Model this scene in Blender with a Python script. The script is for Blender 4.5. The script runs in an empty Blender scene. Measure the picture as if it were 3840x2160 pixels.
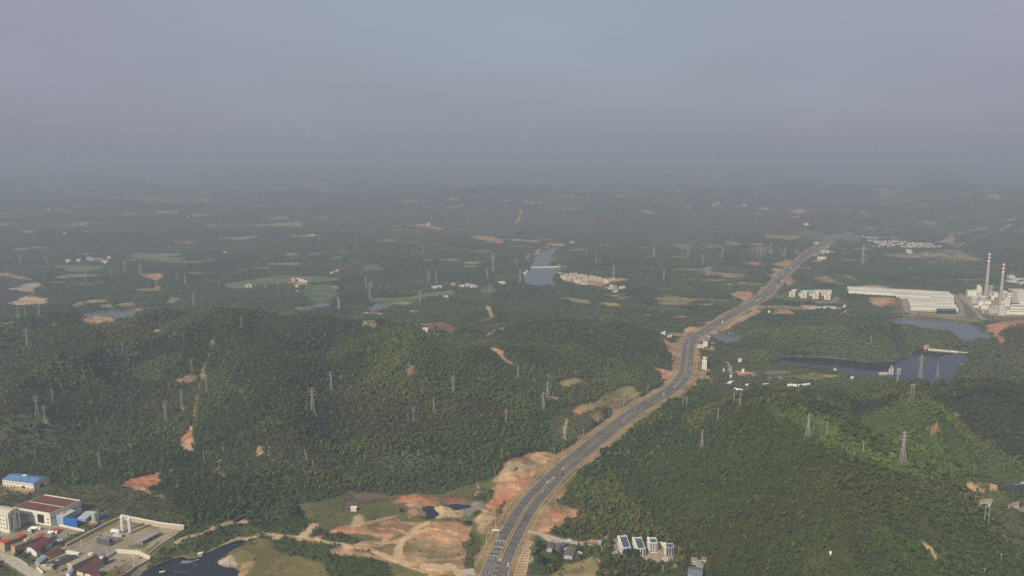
import bpy, bmesh, math, random
import numpy as np
from mathutils import Vector, Matrix
random.seed(7)
SC = bpy.context.scene
COL = SC.collection
R = math.radians

# ------------------------------------------------------------------ camera
CAM_H = 350.0
FPX, CXP, CYP, HOR = 2987.0, 1920.0, 1080.0, 596.0      # photograph is 3840 x 2160
PITCH = math.atan((CYP - HOR) / FPX)
cam_d = bpy.data.cameras.new("camera")
cam_d.sensor_width = 36.0
cam_d.lens = 36.0 * FPX / 3840.0
cam_d.clip_start, cam_d.clip_end = 1.0, 90000.0
cam = bpy.data.objects.new("camera", cam_d)
COL.objects.link(cam)
cam.location = (0, 0, CAM_H)
cam.rotation_euler = (math.pi / 2 - PITCH, 0, 0)
SC.camera = cam

# ------------------------------------------------------------------ sky, sun, exposure
SUN_EL, SUN_AZ = R(37), R(211)          # azimuth clockwise from +Y: sun stands behind the camera, to the left
SKY_STRENGTH = 0.11
HAZE_HORIZON = (0.272, 0.296, 0.356)
HAZE_HIGH = (0.338, 0.362, 0.430)
w = bpy.data.worlds.new("World")
SC.world = w
w.use_nodes = True
nt = w.node_tree
nt.nodes.clear()
out = nt.nodes.new("ShaderNodeOutputWorld")
bg = nt.nodes.new("ShaderNodeBackground")
sky = nt.nodes.new("ShaderNodeTexSky")
sky.sky_type = 'NISHITA'
sky.sun_disc = False
sky.sun_elevation = SUN_EL
sky.sun_rotation = SUN_AZ
sky.dust_density = 4.0
sky.altitude = 300
tc = nt.nodes.new("ShaderNodeTexCoord")
sep = nt.nodes.new("ShaderNodeSeparateXYZ")
nt.links.new(tc.outputs['Generated'], sep.inputs[0])
mr = nt.nodes.new("ShaderNodeMapRange")
mr.interpolation_type = 'LINEAR'
mr.inputs['From Min'].default_value = -0.015
mr.inputs['From Max'].default_value = 0.155
nt.links.new(sep.outputs['Z'], mr.inputs['Value'])
# smog layer colour (low sky) -> high haze, then open sky shows through towards the zenith
cr = nt.nodes.new("ShaderNodeMix"); cr.data_type = 'RGBA'
nt.links.new(mr.outputs['Result'], cr.inputs['Factor'])
cr.inputs['A'].default_value = tuple(c / SKY_STRENGTH for c in HAZE_HORIZON) + (1,)
cr.inputs['B'].default_value = tuple(c / SKY_STRENGTH for c in HAZE_HIGH) + (1,)
# faint, broad cloud veil
nz = nt.nodes.new("ShaderNodeTexNoise")
nz.inputs['Scale'].default_value = 3.2; nz.inputs['Detail'].default_value = 3.0
mp = nt.nodes.new("ShaderNodeMapping"); mp.inputs['Scale'].default_value = (1, 1, 3.5)
nt.links.new(tc.outputs['Generated'], mp.inputs['Vector'])
nt.links.new(mp.outputs['Vector'], nz.inputs['Vector'])
vr = nt.nodes.new("ShaderNodeMapRange")
vr.inputs['From Min'].default_value = 0.3; vr.inputs['From Max'].default_value = 0.7
vr.inputs['To Min'].default_value = 0.95; vr.inputs['To Max'].default_value = 1.05
nt.links.new(nz.outputs['Fac'], vr.inputs['Value'])
vm = nt.nodes.new("ShaderNodeVectorMath"); vm.operation = 'SCALE'
nt.links.new(cr.outputs['Result'], vm.inputs[0]); nt.links.new(vr.outputs['Result'], vm.inputs['Scale'])
m2 = nt.nodes.new("ShaderNodeMapRange")
m2.inputs['From Min'].default_value = 0.15; m2.inputs['From Max'].default_value = 0.6
m2.inputs['To Min'].default_value = 0.12; m2.inputs['To Max'].default_value = 0.7
nt.links.new(sep.outputs['Z'], m2.inputs['Value'])
mx = nt.nodes.new("ShaderNodeMix"); mx.data_type = 'RGBA'
nt.links.new(m2.outputs['Result'], mx.inputs['Factor'])
# lens edge tint put into the sky: mauve away from the middle of the view
ab = nt.nodes.new("ShaderNodeMath"); ab.operation = 'ABSOLUTE'; nt.links.new(sep.outputs['X'], ab.inputs[0])
mv = nt.nodes.new("ShaderNodeMapRange"); mv.interpolation_type = 'SMOOTHSTEP'
mv.inputs['From Min'].default_value = .06; mv.inputs['From Max'].default_value = .62
nt.links.new(ab.outputs[0], mv.inputs['Value'])
tm_ = nt.nodes.new("ShaderNodeMix"); tm_.data_type = 'RGBA'
nt.links.new(mv.outputs['Result'], tm_.inputs['Factor'])
tm_.inputs['A'].default_value = (.985, 1.025, 1.015, 1); tm_.inputs['B'].default_value = (1.01, .945, .99, 1)
mt_ = nt.nodes.new("ShaderNodeVectorMath"); mt_.operation = 'MULTIPLY'
nt.links.new(vm.outputs['Vector'], mt_.inputs[0]); nt.links.new(tm_.outputs['Result'], mt_.inputs[1])
nt.links.new(mt_.outputs['Vector'], mx.inputs['A'])
nt.links.new(sky.outputs['Color'], mx.inputs['B'])
nt.links.new(mx.outputs['Result'], bg.inputs['Color'])
bg.inputs['Strength'].default_value = SKY_STRENGTH
nt.links.new(bg.outputs[0], out.inputs['Surface'])

sd = bpy.data.lights.new("sun", 'SUN')
sd.energy = 5.0
sd.angle = R(0.7)
sd.color = (1.0, 0.88, 0.68)
sun = bpy.data.objects.new("sun", sd)
COL.objects.link(sun)
sun_dir = Vector((math.sin(SUN_AZ) * math.cos(SUN_EL), math.cos(SUN_AZ) * math.cos(SUN_EL), math.sin(SUN_EL)))
sun.rotation_euler = (-sun_dir).to_track_quat('-Z', 'Y').to_euler()
sun.location = (0, 0, 900)

vs = SC.view_settings
SC.display_settings.display_device = 'sRGB'
vs.view_transform = 'Standard'; vs.look = 'None'; vs.gamma = 1.0; vs.exposure = 0.0
SC.render.engine = 'CYCLES'
cy = SC.cycles
cy.use_denoising = False
cy.max_bounces = 4; cy.diffuse_bounces = 2; cy.glossy_bounces = 2; cy.transmission_bounces = 2
cy.volume_bounces = 0
cy.transparent_max_bounces = 8
cy.caustics_reflective = False; cy.caustics_refractive = False

# ------------------------------------------------------------------ measuring: photo pixels -> places on the ground
TILES = {'A': (0, 1640, 800 / 2229), 'B': (800, 1640, 800 / 2229), 'C': (1600, 1640, 800 / 2229), 'D': (2100, 1640, 800 / 2229),
         'E': (3040, 1640, 800 / 2229), 'F': (3040, 900, 800 / 2229), 'G': (2440, 900, 800 / 2229), 'H': (1800, 1200, 800 / 2229),
         'I': (0, 900, 960 / 2576), 'J': (900, 900, 960 / 2576), 'K': (1700, 850, 960 / 2576), 'L': (0, 1250, 960 / 2576),
         'M': (960, 1250, 960 / 2576), 'N': (2400, 1250, 960 / 2576), 'O': (2880, 1250, 960 / 2576),
         'P': (3440, 900, 400 / 1705), 'Q': (0, 1840, 400 / 1811), 'R': (250, 1900, 350 / 1951),
         'U': (0, 600, 1280 / 2576), 'V': (1280, 600, 1280 / 2576), 'X': (2560, 600, 1280 / 2576),
         'S': (0, 0, 1.0), 'Z': (0, 0, 3840 / 2576)}

def px(spec):
    """'C 10,20 30,40 B 5,6' -> list of source pixels"""
    t = TILES['S']; res = []
    for tok in spec.split():
        if tok in TILES:
            t = TILES[tok]
        else:
            a, b = tok.split(',')
            res.append((t[0] + float(a) * t[2], t[1] + float(b) * t[2]))
    return np.array(res)

def rays(P):
    u = (P[:, 0] - CXP) / FPX
    v = -(P[:, 1] - CYP) / FPX
    c, s = math.cos(PITCH), math.sin(PITCH)
    return np.stack([u, c + v * s, -s + v * c], 1)      # scaled so that depth along the optical axis = 1

def on_plane(P, z):
    d = rays(P)
    t = (z - CAM_H) / d[:, 2]
    return d[:, :2] * t[:, None]

def project(X):
    X = np.atleast_2d(X)
    c, s = math.cos(PITCH), math.sin(PITCH)
    dz = X[:, 2] - CAM_H
    dep = X[:, 1] * c - dz * s
    up = X[:, 1] * s + dz * c
    return np.stack([CXP + FPX * X[:, 0] / dep, CYP - FPX * up / dep], 1)

def hash2(ix, iy, seed):
    h = (ix.astype(np.int64) * 374761393 + iy.astype(np.int64) * 668265263 + seed * 1274126177) & 0xFFFFFFFF
    h = ((h ^ (h >> 13)) * 1274126177) & 0xFFFFFFFF
    h = h ^ (h >> 16)
    return (h & 0xFFFFFF) / float(0xFFFFFF)

def vnoise(x, y, seed=0):
    x0 = np.floor(x); y0 = np.floor(y)
    fx = x - x0; fy = y - y0
    fx = fx * fx * fx * (fx * (fx * 6 - 15) + 10); fy = fy * fy * fy * (fy * (fy * 6 - 15) + 10)
    a = hash2(x0, y0, seed); b = hash2(x0 + 1, y0, seed); c = hash2(x0, y0 + 1, seed); d = hash2(x0 + 1, y0 + 1, seed)
    return (a * (1 - fx) + b * fx) * (1 - fy) + (c * (1 - fx) + d * fx) * fy

def fbm(x, y, seed=0, oct=3):
    s = 0; a = 0.5; n = 0
    for k in range(oct):
        s = s + a * vnoise(x * 2 ** k, y * 2 ** k, seed + k * 17); n += a; a *= 0.5
    return s / n

def sstep(a, b, x):
    t = np.clip((x - a) / (b - a), 0, 1)
    return t * t * (3 - 2 * t)

def seg_dist(x, y, poly, closed=False, vals=None):
    """distance to a polyline (and the interpolated value along it)"""
    n = len(poly); best = np.full(x.shape, 1e18); val = np.zeros(x.shape); side = np.zeros(x.shape)
    for i in range(n if closed else n - 1):
        ax, ay = poly[i][:2]; bx, by = poly[(i + 1) % n][:2]
        dx, dy = bx - ax, by - ay; L2 = dx * dx + dy * dy + 1e-9
        t = np.clip(((x - ax) * dx + (y - ay) * dy) / L2, 0, 1)
        d2 = (x - ax - t * dx) ** 2 + (y - ay - t * dy) ** 2
        m = d2 < best
        best = np.where(m, d2, best)
        if vals is not None:
            val = np.where(m, vals[i] * (1 - t) + vals[i + 1] * t, val)
        side = np.where(m, (x - ax) * dy - (y - ay) * dx, side)
    return np.sqrt(best), val, side

def in_poly(x, y, poly):
    ins = np.zeros(x.shape, bool); n = len(poly)
    for i in range(n):
        ax, ay = poly[i]; bx, by = poly[(i + 1) % n]
        if ay == by: continue
        c = ((ay > y) != (by > y)) & (x < (bx - ax) * (y - ay) / (by - ay) + ax)
        ins ^= c
    return ins

# ------------------------------------------------------------------ the lie of the land
FLAT = 8.0
ROAD_Z = 10.0
ROAD_PX = px("S 1838,2215 1853,2160 1875,2096 1909,2020 1936,1970 1963,1920 2002,1870 2042,1827 2110,1758 2160,1716 2228,1661 2303,1600 2410,1523 "
             "2511,1467 2550,1430 2568,1400 2575,1368 2578,1335 2579,1306 2588,1281 2609,1262 2655,1235 2699,1207 2745,1180 2803,1148 2846,1122 "
             "2882,1095 2918,1051 2954,1016 2993,982 3022,957 3045,938 3076,919 3122,896 3190,872")
def catmull(P, n=8):
    P = [np.array(p, float) for p in P]; P = [2 * P[0] - P[1]] + P + [2 * P[-1] - P[-2]]; r = []
    for i in range(1, len(P) - 2):
        for k in range(n):
            t = k / n
            r.append(0.5 * ((2 * P[i]) + (-P[i - 1] + P[i + 1]) * t + (2 * P[i - 1] - 5 * P[i] + 4 * P[i + 1] - P[i + 2]) * t * t
                            + (-P[i - 1] + 3 * P[i] - 3 * P[i + 1] + P[i + 2]) * t ** 3))
    r.append(P[-2]); return np.array(r)
ROAD = catmull(on_plane(ROAD_PX, ROAD_Z), 6)
for _ in range(6):                                         # ease the bends
    ROAD[1:-1] = 0.25 * ROAD[:-2] + 0.5 * ROAD[1:-1] + 0.25 * ROAD[2:]

def crest(spec):
    """'px,py,z ...' in overview pixels (2576 wide) -> x, y, z"""
    r = []
    for tok in spec.split():
        a, b, z = map(float, tok.split(','))
        p = on_plane(np.array([[a * 3840 / 2576, b * 3840 / 2576]]), z)[0]
        r.append((p[0], p[1], z))
    return np.array(r)

RIDGES = [  # crest line, reach, how much steeper the far side falls
    (crest("-260,806,88 0,806,84 330,806,76 480,782,94 560,774,100 700,792,92 850,800,84 1000,831,84 1100,843,72 1200,857,52"), 430, 2.6),
    (crest("1200,840,42 1300,822,46 1500,814,42 1640,836,28"), 300, 2.6),
    (crest("560,800,84 640,900,80 700,1000,60 760,1100,36"), 190, 1),
    (crest("200,850,72 150,930,70 60,1040,50"), 190, 1),
    (crest("1000,860,72 1080,930,70 1150,1030,46 1200,1100,24"), 190, 1),
    (crest("1300,850,36 1400,930,38 1520,1010,22"), 160, 1),
    (crest("1700,1000,30 1830,1005,46 1960,1003,72 2130,985,82 2300,957,94 2460,952,96 2700,948,92"), 200, 2.2),
    (crest("1960,1015,66 2000,1055,90 2130,1120,92 2270,1168,80 2350,1205,58 2420,1245,24"), 130, 1),
    (crest("1990,1070,86 1900,1150,68 1800,1240,40 1700,1300,18"), 180, 1),
    (crest("2130,1130,86 2150,1300,68 2250,1450,54"), 190, 1),
    (crest("2270,1190,70 2420,1380,46 2600,1500,40"), 130, 1),
    (crest("2300,985,96 2380,1060,94 2470,1140,78 2530,1195,52"), 95, 1),
    (crest("1930,850,22 2030,832,36 2150,822,44 2290,830,40 2370,850,22"), 190, 1),
    (crest("2440,860,30 2560,835,58 2700,830,70"), 230, 1.5),
]
PADS = [  # (polygon, level, ease) levelled ground
    (px("Z -200,1200 60,1170 150,1210 300,1290 470,1320 470,1400 400,1520 -200,1520"), 8, 60),
    (px("Z 1540,1350 1710,1350 1730,1440 1540,1430"), 12, 50),
    (px("Z 2120,715 2600,700 2700,810 2280,800"), 8, 120),
    (px("Z 1960,715 2110,725 2110,770 1960,770"), 8, 80),
    (px("Z 900,1250 1230,1230 1230,1449 850,1449"), 8, 60),
    (px("Z 1760,900 1980,890 2230,930 2230,955 1800,985 1740,950"), 8, 50),
]
PADS = [(on_plane(p, z), z, e) for p, z, e in PADS]
LOW = [on_plane(px(s), FLAT) for s in (      # open valley floors: no knolls here
    "J 0,330 1200,320 1700,450 2300,480 2300,560 1500,740 1200,760 500,700 300,560",
    "I 600,600 1450,560 1500,800 700,840", "I 0,330 480,420 500,660 0,660", "I 480,150 1850,120 1850,260 600,330",
    "K 650,560 760,300 980,150 1150,180 1120,440 980,600", "K 1050,470 1780,500 1780,740 1050,600",
    "N 600,0 1050,20 1050,150 700,160", "X 1340,560 2060,540 2060,680 1340,680", "V 880,480 1700,470 1700,660 880,620",
    "F 900,800 2229,800 2229,960 1900,1080 1480,1050 900,900", "J 1600,820 2300,800 2300,960 1700,960")]
WATERS = [  # name, label bits, polygon, level, deep colour
    ("quarry_pond", "A 1440,1470 1560,1390 1680,1320 1790,1275 1960,1262 1990,1285 2060,1275 2150,1240 2229,1210 B 100,1150 220,1100 300,1085 265,1140 150,1218 30,1268 15,1310 60,1345 150,1355 190,1400 205,1480", 0.5),
    ("reservoir", "N 1290,298 O 90,268 250,250 500,248 800,268 1000,283 1200,287 1350,268 1450,200 1560,160 1640,168 2010,195 2025,235 1935,315 1885,400 1905,500 1700,520 1300,500 1000,450 750,418 600,383 350,348 100,322", 4),
    ("upper_lake", "F 760,838 900,826 1100,824 1500,850 1700,890 1850,990 1890,1050 1700,1075 1480,1045 1500,955 1200,925 930,880", 5.5),
    ("river_reach", "K 1000,212 1038,222 1000,330 952,392 1062,402 1105,420 1042,470 972,540 1005,592 850,595 688,572 700,520 760,408 790,350 870,280", 5.5),
    ("valley_pond", "I 700,765 900,728 1100,715 1350,700 1375,760 1300,805 1160,800 1000,760 830,790 760,805", 6),
    ("fish_pond", "N 748,18 1003,22 1003,88 960,118 900,121 830,97 765,62", 6),
    ("dark_ditch", "C -40,745 10,722 60,727 50,770 60,812 72,848 45,860 0,850 -30,805", 5),
    ("dark_pool", "C 215,702 300,688 380,697 440,690 440,706 380,716 300,728 235,716", 5),
    ("small_pool", "C 385,868 430,858 470,862 455,892 425,888", 5),
    ("hollow_pond", "E 1820,602 1900,560 2300,510 2300,672 1900,664 1836,645", 33),
    ("west_pond", "J 685,665 830,630 935,622 860,680 700,688", 5.5),
    ("field_pond", "J 1235,685 1330,650 1505,648 1450,702 1340,718", 5.5),
    ("dark_pool", "F 1505,1112 1645,1100 1645,1150 1530,1148", 5),
    ("dark_pool", "N 1295,472 1370,455 1450,475 1495,502 1300,503", 5),
]
def shoreline(p):
    q = np.concatenate([p, p[:1]]); s = np.concatenate([[0], np.cumsum(np.hypot(*np.diff(q, axis=0).T))]); D_ = np.hypot(*p.mean(0))
    t = np.linspace(0, s[-1], min(90, max(len(p) * 2, int(s[-1] / (D_ * .008)))), endpoint=False)
    x, y = np.interp(t, s, q[:, 0]), np.interp(t, s, q[:, 1]); a = D_ * .009
    return np.stack([x + (vnoise(x / a / 2.5, y / a / 2.5, 401) - .5) * a, y + (vnoise(x / a / 2.5, y / a / 2.5, 402) - .5) * a * 1.6], 1)
WPOLY = [(n, shoreline(on_plane(px(s), z)), z) for n, s, z in WATERS]

def bbox_mask(x, y, poly, m):
    p = np.asarray(poly)
    return (x > p[:, 0].min() - m) & (x < p[:, 0].max() + m) & (y > p[:, 1].min() - m) & (y < p[:, 1].max() + m)

def height(x, y):
    x = np.asarray(x, float); y = np.asarray(y, float)
    dist = np.hypot(x, y)
    acc = np.zeros(x.shape)
    wx = x + (fbm(x / 180, y / 180, 5, 2) - .5) * 90; wy = y + (fbm(x / 180, y / 180, 9, 2) - .5) * 90
    for pts, reach, back in RIDGES:
        m = bbox_mask(x, y, pts[:, :2], reach + 60)
        if not m.any(): continue
        d, v, _ = seg_dist(wx[m], wy[m], pts, False, pts[:, 2])
        if back > 1:
            _, rc, _ = seg_dist(wx[m], wy[m], pts, False, np.hypot(pts[:, 0], pts[:, 1]))
            d = d * (1 + (back - 1) * sstep(-20, 60, np.hypot(wx[m], wy[m]) - rc))
        t = np.clip(1 - d / reach, 0, 1)
        c = v * (0.55 * t * t * (3 - 2 * t) + 0.45 * t ** 1.3)
        acc[m] += np.maximum(c - FLAT, 0) ** 4
    hill = acc ** 0.25
    h = FLAT + hill
    rel = sstep(6, 45, hill)
    n1 = fbm(x / 130, y / 130, 21, 3) - .5
    rid = 1 - np.abs(2 * fbm(x / 210 + 3.3, y / 300, 41, 3) - 1) * 2.2
    h += rel * (n1 * 19 + (rid - .55) * 17)
    h += (fbm(x / 60, y / 60, 77, 2) - .5) * 3.0
    # rolling country beyond
    far = sstep(1500, 2300, dist)
    lowm = np.zeros(x.shape)
    if far.max() > 0:
        for p in LOW:
            m = bbox_mask(x, y, p, 300)
            if not m.any(): continue
            d, _, _ = seg_dist(x[m], y[m], p, True)
            d = np.where(in_poly(x[m], y[m], p), 0, d)
            lowm[m] = np.maximum(lowm[m], 1 - sstep(0, 260, d))
        q = np.clip((fbm(x / 520, y / 420, 3, 3) - .42) * 3.2, 0, 1.3)
        q2 = 1 - np.abs(2 * fbm(x / 1900, y / 900, 8, 3) - 1) * 1.8
        amp = 20 + 14 * sstep(2600, 3400, dist) + 40 * sstep(3800, 6000, dist) + 50 * sstep(6500, 11000, dist)
        h += far * (1 - lowm) * (q * amp * .8 + np.clip(q2, 0, 1) * amp * 1.0 * sstep(2600, 5000, dist))
    for p, z, e in PADS:
        m = bbox_mask(x, y, p, e)
        if not m.any(): continue
        d, _, _ = seg_dist(x[m], y[m], p, True)
        d = np.where(in_poly(x[m], y[m], p), 0, d)
        k = 1 - sstep(0, e, d)
        h[m] = h[m] * (1 - k) + (z + (h[m] - FLAT) * 0.0) * k
    m = bbox_mask(x, y, ROAD, 140)
    if m.any():
        d, _, _ = seg_dist(x[m], y[m], ROAD[::3])
        wd = 17 + np.maximum(dist[m] - 800, 0) * 0.012
        k = 1 - sstep(wd, wd + 55, d)
        lift = np.where(h[m] > ROAD_Z, 1.0, 1.0)
        h[m] = h[m] * (1 - k) + (ROAD_Z - 0.35) * k * lift
    for n, p, z in WPOLY:
        e = 14 if z < 5 else 26
        m = bbox_mask(x, y, p, e + 60)
        if not m.any(): continue
        d, _, _ = seg_dist(x[m], y[m], p, True)
        ins = in_poly(x[m], y[m], p)
        sd_ = np.where(ins, -d, d)
        bank = z - 2.5 + (sd_ + 4) * 0.42 + np.maximum(sd_ - 14, 0) ** 2 * .035
        bank = np.where(sd_ < -4, z - 2.5 - np.minimum(-sd_ - 4, 3) * .3, bank)
        h[m] = np.minimum(h[m], np.maximum(bank, z - 3.5))
    return h

def at(P):
    """photo pixels -> points on the ground (first hit of each sight line)"""
    P = np.atleast_2d(np.asarray(P, float))
    d = rays(P)
    n = len(P)
    ts = 420 * (14000 / 420.) ** (np.arange(520) / 519.)
    X = d[:, None, 0] * ts; Y = d[:, None, 1] * ts; Zr = CAM_H + d[:, None, 2] * ts
    hh = height(X.ravel(), Y.ravel()).reshape(X.shape)
    below = Zr < hh
    idx = np.where(below.any(1), below.argmax(1), 519)
    lo = ts[np.maximum(idx - 1, 0)]; hi = ts[idx]
    for _ in range(18):
        mid = .5 * (lo + hi)
        hm = height(d[:, 0] * mid, d[:, 1] * mid)
        b = CAM_H + d[:, 2] * mid < hm
        hi = np.where(b, mid, hi); lo = np.where(b, lo, mid)
    t = hi
    return np.stack([d[:, 0] * t, d[:, 1] * t, CAM_H + d[:, 2] * t], 1)

def z_for(x, y, py):
    """height at which a vertical line over (x, y) crosses photo row py"""
    v = -(py - CYP) / FPX
    c, s = math.cos(PITCH), math.sin(PITCH)
    # up/dep = v ; up = y*s + dz*c ; dep = y*c - dz*s
    return CAM_H + (v * y * c - y * s) / (c + v * s)

def tag(o, label=None, cat=None, group=None, kind=None):
    if label: o['label'] = label
    if cat: o['category'] = cat
    if group: o['group'] = group
    if kind: o['kind'] = kind
    return o
# ------------------------------------------------------------------ materials
MATS = {}
def new_mat(name):
    m = bpy.data.materials.new(name); m.use_nodes = True
    t = m.node_tree; b = t.nodes['Principled BSDF']
    b.inputs['Specular IOR Level'].default_value = 0.25
    return m, t, b

def mat(name, col, rough=0.8, var=0.18, scale=0.35, metal=0.0, stretch=(1, 1, 1), spec=None):
    """paint, sheet, plaster ...: a base colour with blotchy weathering"""
    if name in MATS: return MATS[name]
    m, t, b = new_mat(name)
    n = t.nodes.new("ShaderNodeTexNoise"); n.inputs['Scale'].default_value = scale; n.inputs['Detail'].default_value = 5
    g = t.nodes.new("ShaderNodeTexCoord"); mp = t.nodes.new("ShaderNodeMapping"); mp.inputs['Scale'].default_value = stretch
    t.links.new(g.outputs['Object'], mp.inputs['Vector']); t.links.new(mp.outputs['Vector'], n.inputs['Vector'])
    r = t.nodes.new("ShaderNodeMapRange"); r.inputs['From Min'].default_value = .25; r.inputs['From Max'].default_value = .75
    r.inputs['To Min'].default_value = 1 - var; r.inputs['To Max'].default_value = 1 + var
    t.links.new(n.outputs['Fac'], r.inputs['Value'])
    v = t.nodes.new("ShaderNodeVectorMath"); v.operation = 'SCALE'
    v.inputs[0].default_value = col; t.links.new(r.outputs['Result'], v.inputs['Scale'])
    t.links.new(v.outputs['Vector'], b.inputs['Base Color'])
    b.inputs['Roughness'].default_value = rough; b.inputs['Metallic'].default_value = metal
    if spec is not None: b.inputs['Specular IOR Level'].default_value = spec
    MATS[name] = m
    return m

# ------------------------------------------------------------------ what covers the land
COVER = {   # base colour, trees per forest density, tree size, tree tint
    'forest': ((.058, .070, .026), 1.0, 1.0, None),
    'plant': ((.070, .100, .024), 1.15, .8, (.118, .172, .030)),  # bright tint stands in for sunlight on spurs and slopes
    'shadewood': ((.028, .036, .018), 1.1, .9, (.030, .040, .020)),  # dark tint paints slope shade into the trees and soil
    'brownwood': ((.105, .070, .048), .9, .85, (.135, .088, .056)),
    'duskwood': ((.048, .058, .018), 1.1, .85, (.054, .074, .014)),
    'openwood': ((.070, .080, .030), .85, .7, (.066, .088, .028)),
    'plant_lit': ((.060, .085, .024), 1.1, .85, (.102, .142, .028)),  # bright plantations, and sunlit spur sides painted into the leaf colour
    'redforest': ((.085, .060, .035), .55, .8, (.095, .062, .030)),
    'scrub': ((.090, .092, .036), .75, .5, (.078, .088, .028)),
    'shrub': ((.060, .082, .026), .9, .48, (.052, .082, .022)),
    'grass': ((.120, .118, .044), .02, .5, (.06, .09, .025)),
    'grassdry': ((.150, .130, .048), .05, .45, (.07, .085, .025)),
    'grassbr': ((.190, .150, .062), .0, .5, None),
    'field': ((.125, .148, .070), 0, 1, None),
    'fieldbr': ((.105, .145, .060), 0, 1, None),
    'fieldy': ((.300, .280, .070), 0, 1, None),
    'tanfield': ((.240, .200, .085), .06, .5, (.08, .09, .03)),
    'tanw': ((.290, .200, .110), .04, .4, (.08, .1, .03)),
    'tan': ((.420, .270, .150), .035, .3, (.07, .085, .03)),
    'tanl': ((.400, .320, .240), 0, 1, None),
    'sand': ((.470, .350, .200), 0, 1, None),
    'red': ((.440, .190, .102), 0, 1, None),
    'redl': ((.440, .232, .130), .035, .3, (.07, .085, .03)),
    'redbrown': ((.190, .095, .060), .1, .5, (.09, .07, .03)),
    'gravel': ((.270, .245, .215), 0, 1, None),
    'palerock': ((.400, .330, .260), 0, 1, None),
    'rock': ((.120, .095, .070), .04, .4, (.06, .07, .025)),
    'rockbrown': ((.190, .130, .085), .06, .4, (.07, .08, .03)),
    'concrete': ((.340, .290, .220), 0, 1, None),
    'yard': ((.285, .245, .165), 0, 1, None),
    'scrubyard': ((.130, .120, .060), .10, .5, (.06, .08, .025)),
    'path': ((.520, .380, .230), 0, 1, None),
    'tanpath': ((.300, .220, .080), .1, .4, (.1, .1, .03)),
    'solar': ((.060, .050, .058), 0, 1, None),
    'verge': ((.300, .195, .090), .0, .35, None),
    'mud': ((.200, .160, .100), .0, .5, None),
    'bed': ((.05, .045, .035), 0, 1, None),
}
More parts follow.
